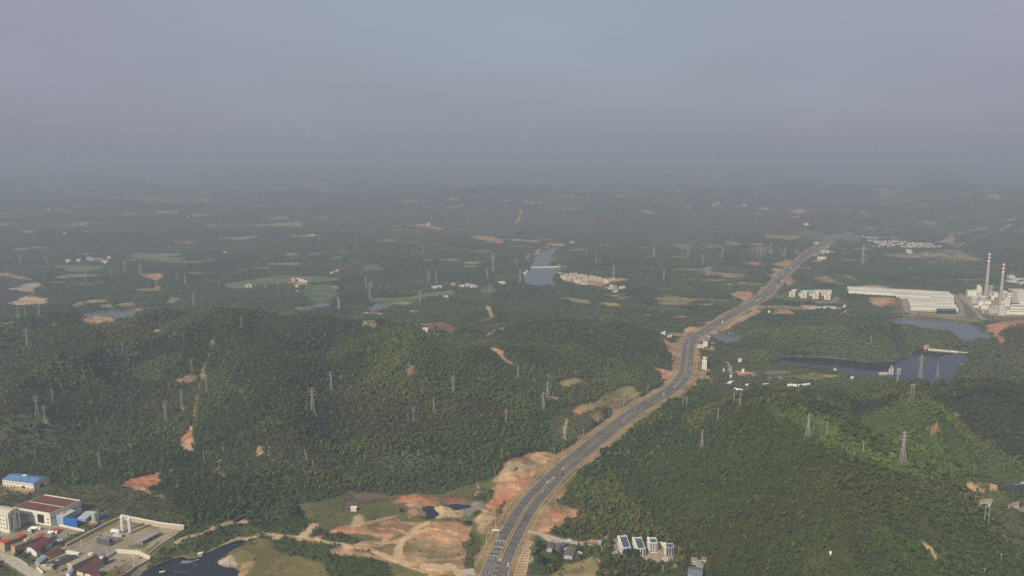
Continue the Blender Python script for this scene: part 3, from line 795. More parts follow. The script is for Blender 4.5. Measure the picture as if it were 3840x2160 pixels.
# distant woods and clearings with no outline of their own
gd = np.hypot(gx, gy)
fr = (gk == KI['forest']) & (gd > 2300)
clr = np.clip((fbm(gx / 340, gy / 240, 141, 4) - .60) * 9, 0, 1) * fr * sstep(2300, 3200, gd)
brn = np.clip((fbm(gx / 900, gy / 500, 151, 3) - .52) * 5, 0, 1) * fr
gc = gc * (1 - .6 * brn[:, None]) + np.array([.060, .040, .026]) * .6 * brn[:, None]
gc = gc * (1 - .8 * clr[:, None]) + np.array([.20, .155, .085]) * .8 * clr[:, None]
# dug-over earth: heaps, ruts and gullies where it lies bare
dug = np.isin(gk, [KI[k] for k in ('redl', 'red', 'tan', 'tanw', 'sand', 'palerock', 'rock')]) & (gd < 2600)
dx_, dy_ = gx[dug], gy[dug]
GZ[dug] += (fbm(dx_ / 13, dy_ / 13, 501, 3) - .5) * 3.6 + np.clip(.16 - np.abs(fbm(dx_ / 30, dy_ / 18, 511, 2) - .5), 0, 1) * -9
GZ[dug] += .5
me = grid_mesh("ground", GX, GY, GZ.reshape(GX.shape))
ca = me.color_attributes.new("land_cover", 'FLOAT_COLOR', 'POINT')
ca.data.foreach_set('color', np.concatenate([gc, np.ones((len(gc), 1))], 1).astype(np.float32).ravel())
gm, t, b = new_mat("ground_cover")
at_n = t.nodes.new("ShaderNodeAttribute"); at_n.attribute_name = "land_cover"
ge = t.nodes.new("ShaderNodeNewGeometry")
prev = at_n.outputs['Color']
for sc_, lo, hi in ((0.5, .86, 1.14), (0.09, .85, 1.15), (0.02, .88, 1.12)):
    n = t.nodes.new("ShaderNodeTexNoise"); n.inputs['Scale'].default_value = sc_; n.inputs['Detail'].default_value = 4
    t.links.new(ge.outputs['Position'], n.inputs['Vector'])
    r = t.nodes.new("ShaderNodeMapRange"); r.inputs['From Min'].default_value = .3; r.inputs['From Max'].default_value = .7
    r.inputs['To Min'].default_value = lo; r.inputs['To Max'].default_value = hi
    t.links.new(n.outputs['Fac'], r.inputs['Value'])
    v = t.nodes.new("ShaderNodeVectorMath"); v.operation = 'SCALE'
    t.links.new(prev, v.inputs[0]); t.links.new(r.outputs['Result'], v.inputs['Scale']); prev = v.outputs['Vector']
t.links.new(prev, b.inputs['Base Color'])
b.inputs['Roughness'].default_value = 1.0; b.inputs['Specular IOR Level'].default_value = 0.0
bp = t.nodes.new("ShaderNodeBump"); bp.inputs['Strength'].default_value = .6; bp.inputs['Distance'].default_value = 1.0
n = t.nodes.new("ShaderNodeTexNoise"); n.inputs['Scale'].default_value = .22; n.inputs['Detail'].default_value = 6
t.links.new(ge.outputs['Position'], n.inputs['Vector']); t.links.new(n.outputs['Fac'], bp.inputs['Height'])
t.links.new(bp.outputs['Normal'], b.inputs['Normal'])
me.materials.append(gm)
ground = bpy.data.objects.new("ground", me); COL.objects.link(ground)
tag(ground, kind='structure')

# ------------------------------------------------------------------ water
wm_, t, b = new_mat("pond_water")
b.inputs['Base Color'].default_value = (.008, .011, .017, 1); b.inputs['Roughness'].default_value = .06
b.inputs['Specular IOR Level'].default_value = .5; b.inputs['IOR'].default_value = 1.33
n = t.nodes.new("ShaderNodeTexNoise"); n.inputs['Scale'].default_value = .35; n.inputs['Detail'].default_value = 3
ge = t.nodes.new("ShaderNodeNewGeometry"); t.links.new(ge.outputs['Position'], n.inputs['Vector'])
bp = t.nodes.new("ShaderNodeBump"); bp.inputs['Strength'].default_value = .12; bp.inputs['Distance'].default_value = .2
t.links.new(n.outputs['Fac'], bp.inputs['Height']); t.links.new(bp.outputs['Normal'], b.inputs['Normal'])
wm2, t, b = new_mat("silty_water")
b.inputs['Base Color'].default_value = (.085, .100, .105, 1); b.inputs['Roughness'].default_value = .18
b.inputs['IOR'].default_value = 1.33; b.inputs['Specular IOR Level'].default_value = .5
for nme, p, z in WPOLY:
    c = p.mean(0)
    q = c + (p - c) * 1.0
    q = q + (p - c) / np.maximum(np.hypot(*(p - c).T), 1)[:, None] * 4.0     # reaches under the banks
    bm = bmesh.new()
    f = bm.faces.new([bm.verts.new((x_, y_, z)) for x_, y_ in q])
    bm.normal_update()
    if f.normal.z < 0: f.normal_flip()
    bmesh.ops.triangulate(bm, faces=[f])
    m_ = bpy.data.meshes.new("water"); bm.to_mesh(m_); bm.free()
    m_.materials.append(wm2 if nme in ('upper_lake', 'river_reach', 'valley_pond', 'fish_pond', 'field_pond', 'west_pond') else wm_)
    o = bpy.data.objects.new("water", m_); COL.objects.link(o); tag(o, kind='structure')

# ------------------------------------------------------------------ woods
def leaf_mat():
    m, t, b = new_mat("leaves")
    a = t.nodes.new("ShaderNodeAttribute"); a.attribute_type = 'INSTANCER'; a.attribute_name = "tint"
    ge = t.nodes.new("ShaderNodeNewGeometry")
    r = t.nodes.new("ShaderNodeMapRange"); r.inputs['To Min'].default_value = .76; r.inputs['To Max'].default_value = 1.26
    t.links.new(ge.outputs['Random Per Island'], r.inputs['Value'])
    v = t.nodes.new("ShaderNodeVectorMath"); v.operation = 'SCALE'
    t.links.new(a.outputs['Vector'], v.inputs[0]); t.links.new(r.outputs['Result'], v.inputs['Scale'])
    t.links.new(v.outputs['Vector'], b.inputs['Base Color'])
    b.inputs['Roughness'].default_value = .75; b.inputs['Specular IOR Level'].default_value = .12
    return m
LEAF = leaf_mat()
BARK = mat("bark", (.09, .065, .045), .9)

def crown_mesh(name, seed, wide, tall, nclump, nleaf, conifer=False):
    """leaf-sized faces gathered in clumps through the crown's volume"""
    rg = np.random.default_rng(seed)
    V, Fc = [], []
    cl = []
    for i in range(nclump):
        a = i * 2.4 + rg.normal() * .3; u = (i + .5) / nclump
        if conifer:
            z = .18 + .8 * u; rr = wide * (1 - u) * .85 * rg.uniform(.6, 1)
            s = wide * (.5 - .28 * u)
        else:
            z = .30 + .62 * rg.random() ** .8
            k = math.sqrt(max(0, 1 - ((z - .5) / .5) ** 2))
            rr = wide * k * rg.uniform(.25, .78); s = wide * rg.uniform(.30, .48)
        cl.append((rr * math.cos(a), rr * math.sin(a), z * tall, s))
    if not conifer: cl.append((0, 0, tall * .82, wide * .45))
    for cx, cy_, cz, s in cl:
        for _ in range(nleaf):
            d = rg.normal(size=3); d /= np.linalg.norm(d); d[2] = abs(d[2]) * .9 - .18
            c = np.array([cx, cy_, cz]) + d * s * np.array([1, 1, .8]) * rg.uniform(.72, 1.05)
            nrm = d + rg.normal(size=3) * .45; nrm /= np.linalg.norm(nrm)
            t1 = np.cross(nrm, rg.normal(size=3)); t1 /= np.linalg.norm(t1); t2 = np.cross(nrm, t1)
            l = s * rg.uniform(.42, .7)
            k = len(V)
            V += [c - t1 * l - t2 * l * .55, c + t1 * l * .9 - t2 * l * .7, c + t1 * l + t2 * l * .6, c - t1 * l * .8 + t2 * l * .75]
            Fc.append((k, k + 1, k + 2, k + 3))
    m = bpy.data.meshes.new(name)
    m.from_pydata([tuple(p) for p in V], [], Fc)
    m.materials.append(LEAF); m.update()
    return m

def trunk_mesh(name, h, r0):
    bm = bmesh.new(); rings = []
    for z, r in ((-1.5, r0 * 1.25), (h * .4, r0 * .8), (h, r0 * .3)):
        rings.append([bm.verts.new((r * math.cos(i * 1.0472) + z * .03, r * math.sin(i * 1.0472), z)) for i in range(6)])
    for a, b_ in zip(rings, rings[1:]):
        for i in range(6): bm.faces.new((a[i], a[(i + 1) % 6], b_[(i + 1) % 6], b_[i]))
    for k, (dx, dy) in enumerate(((1, .2), (-.6, .8), (-.3, -1))):        # limbs
        z0 = h * (.45 + .12 * k); p = [bm.verts.new((r0 * .4 * math.cos(i * 2.094), r0 * .4 * math.sin(i * 2.094), z0)) for i in range(3)]
        q = bm.verts.new((dx * h * .28, dy * h * .28, z0 + h * .3))
        for i in range(3): bm.faces.new((p[i], p[(i + 1) % 3], q))
    m = bpy.data.meshes.new(name); bm.to_mesh(m); bm.free(); m.materials.append(BARK)
    return m

PROTO = [(crown_mesh("crown", 1, 3.3, 8.0, 7, 15), trunk_mesh("trunk", 6.5, .28)),
         (crown_mesh("crown", 2, 2.8, 9.0, 7, 15), trunk_mesh("trunk", 7.5, .25)),
         (crown_mesh("crown", 3, 3.9, 7.6, 9, 14), trunk_mesh("trunk", 6.0, .32)),
         (crown_mesh("crown", 4, 2.5, 7.0, 6, 15), trunk_mesh("trunk", 5.5, .22)),
         (crown_mesh("crown", 5, 2.3, 10.5, 8, 14, True), trunk_mesh("trunk", 9.0, .24))]
FARC = [crown_mesh("far_crown", 11, 3.6, 7.5, 5, 9), crown_mesh("far_crown", 12, 3.2, 8.2, 5, 9), crown_mesh("far_crown", 13, 3.8, 7.0, 6, 8)]

def scatter(r0, r1, spacing, seed, azm=36):
    rg = np.random.default_rng(seed)
    X1 = r1 * math.sin(R(azm))
    xs = np.arange(-X1, X1, spacing); ys = np.arange(r0 * math.cos(R(azm)), r1, spacing)
    x, y = np.meshgrid(xs, ys); x = x.ravel(); y = y.ravel()
    x = x + rg.uniform(-.5, .5, x.size) * spacing; y = y + rg.uniform(-.5, .5, y.size) * spacing
    d = np.hypot(x, y); a = np.abs(np.arctan2(x, y))
    m = (d >= r0) & (d < r1) & (a < R(azm))
    x, y = x[m], y[m]
    k = cover(x, y)
    den = np.array([COVER[q][1] for q in KIND])[k]; siz = np.array([COVER[q][2] for q in KIND])[k]
    gap = .6 * fbm(x / 22, y / 22, 201, 2) + .4 * fbm(x / 60, y / 60, 203, 2)
    den = den * np.where(den > .9, np.clip(.55 + (gap - .3) * 2.2, .35, 1), 1)
    keep = rg.random(x.size) < den
    for extra in range(1):
        pass
    x, y, k, siz = x[keep], y[keep], k[keep], siz[keep]
    # low growth only on the near side of open ground
    dd = np.hypot(x, y); ln = np.clip(dd * .010, 6, 32)
    openk = np.isin(np.arange(len(KIND)), [i for i, q in enumerate(KIND) if COVER[q][1] < .2])
    edge = np.zeros(x.size, bool)
    for f in (.5, 1.0):
        edge |= openk[cover(x + x / dd * ln * f, y + y / dd * ln * f)]
    siz = np.where(edge & (siz > .5), .5, siz)
    z = height(x, y)
    sz = siz * (.50 + .95 * rg.random(x.size) ** 1.5 + .55 * (rg.random(x.size) > .96)) * (.85 + .4 * fbm(x / 70, y / 70, 222, 2))
    # leaf colour: stands of different kinds, browned and bright ones among them
    tint = np.empty((x.size, 3))
    q = fbm(x / 150, y / 150, 231, 3); q1 = rg.random(x.size)
    dark, mid, lite, brown = np.array([.037, .062, .012]), np.array([.070, .104, .017]), np.array([.126, .156, .028]), np.array([.118, .088, .038])
    s1 = np.clip((q - .34) * 3.4, 0, 1)[:, None]
    tint[:] = dark * (1 - s1) + mid * s1
    s2 = (np.clip((fbm(x / 85, y / 85, 241, 2) - .56) * 5, 0, 1) * .75)[:, None]
    tint = tint * (1 - s2) + lite * s2
    bw = np.clip((fbm(x / 120, y / 90, 251, 3) - .50) * 4, 0, 1) * (.40 + .35 * sstep(0, 700, np.abs(x)))  # extra browning towards both sides paints lens edge tint into the leaves
    bw = np.maximum(bw, np.clip((fbm(x / 1100, y / 520, 271, 3) - .44) * 4, 0, .9) * sstep(2600, 3600, dd))
    bw = np.maximum(bw, (q1 > .93) * .6)[:, None]
    tint = tint * (1 - bw) + brown * bw
    l2 = ((q1 < .12) * .7)[:, None]
    tint = tint * (1 - l2) + lite * l2
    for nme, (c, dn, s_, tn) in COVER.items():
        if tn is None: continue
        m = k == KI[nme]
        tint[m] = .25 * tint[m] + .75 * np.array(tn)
    vr_ = .28 if r0 < 2000 else .13
    tint *= (1 - vr_ + 2 * vr_ * rg.random(x.size))[:, None]
    con = (fbm(x / 200, y / 200, 261, 2) > .52) & (rg.random(x.size) < .45) & (siz > .7)
    idx = np.where(con, 4, rg.integers(0, 4, x.size))
    return dict(x=x, y=y, z=z, s=sz, tint=tint, idx=idx, rot=rg.uniform(0, 6.283, x.size), k=k)

near = scatter(430, 1450, 2.75, 1)
near['s'] *= .57
midw = scatter(1450, 2700, 3.9, 2)
midw['s'] *= .74; midw['idx'] = midw['idx'] % 3
farw = scatter(2700, 6200, 10.0, 3, 35)
farw['s'] *= 1.42; farw['idx'] = farw['idx'] % 3
bump_ = np.stack([near['x'], near['y']])

# the woods on banks of flooded ground etc. stay clear of buildings: CLEAR is filled by the builders, trees are laid last
CLEAR = []
# ------------------------------------------------------------------ highway
def ribbon_pts(line, off):
    d = np.gradient(line, axis=0); d /= np.hypot(d[:, 0], d[:, 1])[:, None]
    nrm = np.stack([d[:, 1], -d[:, 0]], 1)          # to the right of travel (away from the camera)
    return line + nrm * off
def resample(line, step):
    s = np.concatenate([[0], np.cumsum(np.hypot(*np.diff(line, axis=0).T))])
    q = np.arange(0, s[-1], step)
    return np.stack([np.interp(q, s, line[:, 0]), np.interp(q, s, line[:, 1])], 1), q
RL, RS = resample(ROAD, 4.0)
def strip(bm, line, o0, o1, z, i0=0, i1=None):
    a = ribbon_pts(line, o0)[i0:i1]; c = ribbon_pts(line, o1)[i0:i1]
    va = [bm.verts.new((p[0], p[1], z)) for p in a]; vc = [bm.verts.new((p[0], p[1], z)) for p in c]
    for k in range(len(va) - 1):
        bm.faces.new((va[k], vc[k], vc[k + 1], va[k + 1]))
def raised(bm, line, o0, o1, z0, z1, i0=0, i1=None):
    """a low solid strip: kerb, barrier or planted bed"""
    A = [ribbon_pts(line, o)[i0:i1] for o in (o0, o0, o1, o1)]; Zs = (z0, z1, z1, z0)
    vv = [[bm.verts.new((p[0], p[1], z)) for p in a] for a, z in zip(A, Zs)]
    n = len(vv[0])
    for k in range(n - 1):
        for q in range(3):
            bm.faces.new((vv[q][k], vv[q + 1][k], vv[q + 1][k + 1], vv[q][k + 1]))
    if n > 1:
        for k in (0, n - 1): bm.faces.new((vv[0][k], vv[1][k], vv[2][k], vv[3][k]))
def finish(name, bm, m, parent=None, loc=None):
    bmesh.ops.recalc_face_normals(bm, faces=bm.faces[:])
    me = bpy.data.meshes.new(name); bm.to_mesh(me); bm.free()
    me.materials.append(m)
    o = bpy.data.objects.new(name, me); COL.objects.link(o)
    if parent: o.parent = parent
    if loc is not None: o.location = loc
    return o
def asphalt():
    m, t, b = new_mat("asphalt")
    ge = t.nodes.new("ShaderNodeNewGeometry")
    n = t.nodes.new("ShaderNodeTexNoise"); n.inputs['Scale'].default_value = .05; n.inputs['Detail'].default_value = 6
    t.links.new(ge.outputs['Position'], n.inputs['Vector'])
    r = t.nodes.new("ShaderNodeValToRGB"); r.color_ramp.elements[0].position = .3; r.color_ramp.elements[1].position = .7
    r.color_ramp.elements[0].color = (.092, .084, .077, 1); r.color_ramp.elements[1].color = (.150, .136, .122, 1)
    t.links.new(n.outputs['Fac'], r.inputs['Fac']); t.links.new(r.outputs['Color'], b.inputs['Base Color'])
    b.inputs['Roughness'].default_value = .8
    return m
ASPH = asphalt()
PAINT = mat("road_paint", (.50, .48, .43), .7, .25, .4)
KERB = mat("kerb_stone", (.52, .44, .28), .85, .2, .15)
RAIL = mat("guard_rail", (.50, .49, .46), .5, .15, .3)
DRYBED = mat("planted_strip", (.18, .13, .055), .95, .5, .12)
GREENBED = mat("hedge_bed", (.06, .08, .03), .95, .5, .3)
CONC = mat("concrete", (.42, .38, .31), .85, .15, .2)
n_ = len(RL)
bm = bmesh.new(); strip(bm, RL, -11.3, 11.3, ROAD_Z); rd = finish("road", bm, ASPH); tag(rd, kind='structure')
def seg_at(py):     # index along the road for a photo row
    pr = project(np.concatenate([RL, np.full((n_, 1), ROAD_Z)], 1))[:, 1]
    return int(np.abs(pr - py).argmin())
i_end_med = seg_at(1000)
# lane lines, stop lines, zebra
bm = bmesh.new()
for o_ in (-10.6, 10.6): strip(bm, RL, o_ - .14, o_ + .14, ROAD_Z + .02)
for o_ in (-7.6, -4.6, 4.6, 7.6):
    for k in range(0, n_ - 2, 3): strip(bm, RL, o_ - .11, o_ + .11, ROAD_Z + .02, k, k + 2)
def cross_bar(py, o0, o1, wdt=.9):
    i = seg_at(py); p = RL[i]; d = RL[i + 1] - RL[i]; d /= np.hypot(*d); q = np.array([d[1], -d[0]])
    cs = [p + q * o0 - d * wdt, p + q * o1 - d * wdt, p + q * o1 + d * wdt, p + q * o0 + d * wdt]
    bm.faces.new([bm.verts.new((c[0], c[1], ROAD_Z + .024)) for c in cs])
for py in (2027, 2056, 2084): cross_bar(py, -10.4, -1.6, .55)
for k in range(9):
    py = 2108 + k * 6; cross_bar(py, -.9, 1.6, .35)
for k in range(6):                                                       # turning arrows
    i = seg_at(2036); p = RL[i]; d = RL[i + 1] - RL[i]; d /= np.hypot(*d); q = np.array([d[1], -d[0]])
for py in (2042, 2070, 2096):
    for o_ in (-9.1, -6.1, -3.1):
        i = seg_at(py); p = RL[i] + 0; d = RL[i + 1] - RL[i]; d /= np.hypot(*d); q = np.array([d[1], -d[0]]); p = p + q * o_
        for cs in ([(-.16, -2.2), (.16, -2.2), (.16, .8), (-.16, .8)], [(-.55, .8), (.55, .8), (0, 2.2)]):
            bm.faces.new([bm.verts.new((*(p + q * a + d * c), ROAD_Z + .028)) for a, c in cs])
for a, c in ((seg_at(2100), seg_at(2175)),):
    for o_ in (-8.2, -5.4, -2.6): strip(bm, RL, o_ - .12, o_ + .12, ROAD_Z + .022, c, a)
mk = finish("road_markings", bm, PAINT); tag(mk, kind='structure')
# median islands with stone kerbs, one between each pair of openings
for a, c, bed in ((2101, 1782, 0), (1758, 1474, 1), (1452, 1276, 0), (1258, 1180, 1), (1172, 1060, 0), (1040, 960, 1)):
    i0, i1 = seg_at(a), seg_at(c)
    bm = bmesh.new()
    raised(bm, RL, -1.45, -.95, ROAD_Z - .1, ROAD_Z + .16, i0, i1); raised(bm, RL, .95, 1.45, ROAD_Z - .1, ROAD_Z + .16, i0, i1)
    raised(bm, RL, -.95, .95, ROAD_Z - .1, ROAD_Z + .13, i0, i0 + 2); raised(bm, RL, -.95, .95, ROAD_Z - .1, ROAD_Z + .13, i1 - 2, i1)
    o = finish("median_kerb", bm, KERB); tag(o, kind='structure')
    bm = bmesh.new(); raised(bm, RL, -.95, .95, ROAD_Z - .1, ROAD_Z + .10, i0 + 1, i1 - 1)
    for k in range(i0 + 1, i1 - 1):                                      # low shrubs along the bed
        if vnoise(np.array([RL[k][0] / 60]), np.array([RL[k][1] / 60]), 5)[0] > .42:
            raised(bm, RL, -.6, .6, ROAD_Z + .1, ROAD_Z + .5 + .3 * random.random(), k, k + 2)
    o = finish("median_bed", bm, GREENBED if bed else DRYBED); tag(o, kind='structure')
# roadside kerbs: pale edge walls with gaps at the side roads
def edge_wall(off, a, c, z1=.35, wdt=.55):
    i0, i1 = seg_at(a), seg_at(c); bm = bmesh.new()
    raised(bm, RL, off, off + wdt, ROAD_Z - 1.2, ROAD_Z + z1, min(i0, i1), max(i0, i1))
    o = finish("roadside_kerb", bm, KERB); tag(o, kind='structure')
edge_wall(-17.2, 2130, 1850); edge_wall(-17.2, 1838, 960)
edge_wall(16.6, 1995, 1790); edge_wall(16.6, 1780, 1480); edge_wall(16.4, 1420, 1285); edge_wall(16.6, 1240, 960); edge_wall(16.6, 2160, 2030)
for off in (-11.9, 11.4):
    bm = bmesh.new(); raised(bm, RL, off, off + .35, ROAD_Z - .3, ROAD_Z + .14, 0, seg_at(960)); o = finish("road_kerb", bm, KERB); tag(o, kind='structure')
for i in range(0, n_, 2): CLEAR.append((RL[i][0], RL[i][1], 19))
def side_road(spec, wd, z=.12):
    P = at(px(spec)); L, _ = resample(catmull(P[:, :2], 5), 5.0)
    bm = bmesh.new()
    for side in (0,):
        a = ribbon_pts(L, -wd / 2); c = ribbon_pts(L, wd / 2)
        za = np.maximum(height(a[:, 0], a[:, 1]), height(c[:, 0], c[:, 1])) + z
        va = [bm.verts.new((p[0], p[1], q)) for p, q in zip(a, za)]; vc = [bm.verts.new((p[0], p[1], q)) for p, q in zip(c, za)]
        for k in range(len(va) - 1): bm.faces.new((va[k], vc[k], vc[k + 1], va[k + 1]))
    o = finish("side_road", bm, CONC); tag(o, kind='structure')
    for p in L: CLEAR.append((p[0], p[1], 5)); CLEAR.append((p[0], p[1] - 6, 3.5))
side_road("C 1055,985 1200,1010 1380,1070 1560,1105 1690,1130", 5)
side_road("A -40,1232 110,1280 250,1370 370,1449 420,1490", 9)
side_road("C 380,1415 480,1408 560,1390", 11)
# planted slope grid right of the highway, concrete ribs on the cut bank
g = at(px("C 920,1440 1050,1090 1100,1105 1040,1420"))
gr = bpy.data.objects.new("slope_grid", None); COL.objects.link(gr); gr.location = g.mean(0)
tag(gr, "concrete rib grid on the red bank right of the highway's near end", "retaining slope")
RIB = mat("rib_concrete", (.50, .40, .28), .9)
for k in range(13):
    f = k / 12.; a = g[0] * (1 - f) + g[1] * f; c = g[3] * (1 - f) + g[2] * f
    bm = bmesh.new(); P = [a * (1 - q) + c * q for q in np.linspace(0, 1, 7)]
    for p in P: p[2] = height(np.array([p[0]]), np.array([p[1]]))[0]
    for p, q in zip(P, P[1:]):
        d = (q - p)[:2]; d = d / max(np.hypot(*d), .01) ; nn = np.array([-d[1], d[0]]) * .3
        v = [bm.verts.new((x_ - gr.location[0], y_ - gr.location[1], z_ + dz - gr.location[2])) for (x_, y_, z_), s_, dz in
             ((p, 1, -.2), (p, -1, -.2), (q, -1, -.2), (q, 1, -.2), (p, 1, .5), (p, -1, .5), (q, -1, .5), (q, 1, .5)) for x_, y_ in [(x_ + nn[0] * s_, y_ + nn[1] * s_)]]
        for f4 in ((4, 5, 6, 7), (0, 4, 7, 3), (1, 2, 6, 5), (0, 1, 5, 4), (3, 7, 6, 2)): bm.faces.new([v[i] for i in f4])
    finish("rib", bm, RIB, gr)
for j in range(2):
    bm = bmesh.new(); e0, e1 = (g[0], g[1]) if j == 0 else (g[3], g[2])
    P = [e0 * (1 - q) + e1 * q for q in np.linspace(0, 1, 12)]
    for p in P: p[2] = height(np.array([p[0]]), np.array([p[1]]))[0]
    for p, q in zip(P, P[1:]):
        v = [bm.verts.new((x_ - gr.location[0] + sx, y_ - gr.location[1], z_ + dz - gr.location[2])) for (x_, y_, z_), sx, dz in
             ((p, -.4, -.3), (p, .4, -.3), (q, .4, -.3), (q, -.4, -.3), (p, -.4, .6), (p, .4, .6), (q, .4, .6), (q, -.4, .6))]
        for f4 in ((4, 5, 6, 7), (0, 4, 7, 3), (1, 2, 6, 5), (0, 1, 5, 4), (3, 7, 6, 2)): bm.faces.new([v[i] for i in f4])
    finish("edge_beam", bm, RIB, gr)
for q in g: CLEAR.append((q[0], q[1], 12))
CLEAR.append((g.mean(0)[0], g.mean(0)[1], 22))
# ------------------------------------------------------------------ building kit
WHITE = mat("white_plaster", (.66, .64, .57), .8, .10, .12)
WHITE2 = mat("white_sheet", (.70, .69, .64), .6, .10, .10)
CREAM = mat("cream_plaster", (.62, .56, .43), .8, .12, .12)
GREYW = mat("grey_plaster", (.40, .39, .36), .85, .14, .15)
TANW = mat("tan_plaster", (.42, .31, .17), .85, .18, .2)
GLASS = mat("window_glass", (.045, .055, .065), .25, .3, .2)
DARKIN = mat("dark_opening", (.022, .020, .018), .9, .2)
BROWNR = mat("brown_roof", (.150, .055, .033), .7, .22, .10)
MAROON = mat("maroon_roof", (.130, .038, .034), .65, .2, .2)
REDR = mat("red_roof", (.52, .045, .040), .55, .12, .2)
BLUER = mat("blue_roof", (.10, .20, .40), .5, .15, .15)
BLUEB = mat("bright_blue_sheet", (.025, .115, .42), .5, .15, .15)
BLUEL = mat("light_blue_sheet", (.24, .36, .52), .55, .12, .15)
BLUED = mat("dark_blue_roof", (.062, .092, .150), .45, .3, .25)
GREYR = mat("grey_roof", (.20, .19, .18), .8, .25, .2)
DARKR = mat("dark_roof", (.060, .058, .060), .85, .3, .2)
TAUPE = mat("taupe_tile_roof", (.22, .17, .13), .85, .2, .3)
CREAMR = mat("cream_roof", (.52, .47, .36), .7, .1, .15)
TEAL = mat("teal_roof", (.22, .46, .44), .6, .1, .15)
STEEL = mat("grey_steel", (.34, .34, .33), .5, .15, .3)
DSTEEL = mat("dark_steel", (.10, .105, .115), .6, .2, .4)
CHIMN = mat("chimney_concrete", (.38, .35, .29), .85, .10, .05)
REDP = mat("red_paint", (.34, .075, .06), .6, .15, .2)
WHITP = mat("white_paint", (.74, .73, .69), .6, .08, .3)
GRNW = mat("pale_green_steel", (.36, .42, .38), .5, .12, .3)

def solid(bm, q, z0, z1):
    """prism over a footprint"""
    n = len(q); a = [bm.verts.new((p[0], p[1], z0)) for p in q]; b = [bm.verts.new((p[0], p[1], z1)) for p in q]
    for i in range(n): bm.faces.new((a[i], a[(i + 1) % n], b[(i + 1) % n], b[i]))
    bm.faces.new(a[::-1]); bm.faces.new(b)
def inset(q, d):
    q = np.asarray(q, float); n = len(q); r = []
    for i in range(n):
        e0 = q[i] - q[i - 1]; e1 = q[(i + 1) % n] - q[i]
        e0 = e0 / np.hypot(*e0); e1 = e1 / np.hypot(*e1)
        sn = e0[0] * e1[1] - e0[1] * e1[0]
        r.append(q[i] + (e1 - e0) * d / max(abs(sn), .2))
    return np.array(r)
def empty(name, loc, label, cat, group=None):
    o = bpy.data.objects.new(name, None); COL.objects.link(o); o.location = loc; tag(o, label, cat, group); return o
def roof_parts(q, h, kind, rise, over, thick=.25):
    """roof as thick shells; q = A, B, C, D footprint (front left, front right, back right, back left)"""
    bm = bmesh.new(); g = None
    if kind in ('flat', 'slab'):
        solid(bm, inset(q, -over), h, h + thick)
    elif kind == 'parapet':
        solid(bm, inset(q, .3), h - 1.25, h - 1.0)
    else:
        o = inset(q, -over)
        A, B, Cc, D = [np.asarray(p) for p in o]
        if kind[-1] == '1': A, B, Cc, D = B, Cc, D, A           # ridge runs from front to back
        n = 2 if kind.startswith('gable') else 10
        if kind.startswith('shed'): n = 1
        rows = []
        for k in range(n + 1):
            f = k / n
            if kind.startswith('gable'): z = h + rise * (1 - abs(2 * f - 1))
            elif kind.startswith('shed'): z = h + rise * f
            else: z = h + rise * (1 - (2 * f - 1) ** 2)
            rows.append((A * (1 - f) + D * f, B * (1 - f) + Cc * f, z))
        lo = [(bm.verts.new((*a, z)), bm.verts.new((*b, z))) for a, b, z in rows]
        up = [(bm.verts.new((*a, z + thick)), bm.verts.new((*b, z + thick))) for a, b, z in rows]
        for k in range(n):
            bm.faces.new((up[k][0], up[k][1], up[k + 1][1], up[k + 1][0])); bm.faces.new((lo[k][0], lo[k + 1][0], lo[k + 1][1], lo[k][1]))
            bm.faces.new((lo[k][0], up[k][0], up[k + 1][0], lo[k + 1][0])); bm.faces.new((lo[k][1], lo[k + 1][1], up[k + 1][1], up[k][1]))
        bm.faces.new((lo[0][0], lo[0][1], up[0][1], up[0][0])); bm.faces.new((lo[n][0], up[n][0], up[n][1], lo[n][1]))
    return bm
def gable_walls(bm, q, h, kind, rise):
    A, B, Cc, D = [np.asarray(p) for p in q]
    if kind[-1] == '1': A, B, Cc, D = B, Cc, D, A
    n = 2 if kind.startswith('gable') else (1 if kind.startswith('shed') else 10)
    zf = (lambda f: rise * (1 - abs(2 * f - 1))) if kind.startswith('gable') else ((lambda f: rise * f) if kind.startswith('shed') else (lambda f: rise * (1 - (2 * f - 1) ** 2)))
    for a, d in ((A, D), (B, Cc)):
        pts = [bm.verts.new((*a, h)), bm.verts.new((*d, h))]
        top = [bm.verts.new((*(a * (1 - k / n) + d * k / n), h + zf(k / n))) for k in range(n, -1, -1)]
        pts += [t_ for t_ in top if abs(t_.co.z - h) > 1e-4]
        bm.faces.new(pts)
    if kind.startswith('shed'):
        bm.faces.new([bm.verts.new((*p, z)) for p, z in ((D, h), (Cc, h), (Cc, h + rise), (D, h + rise))])

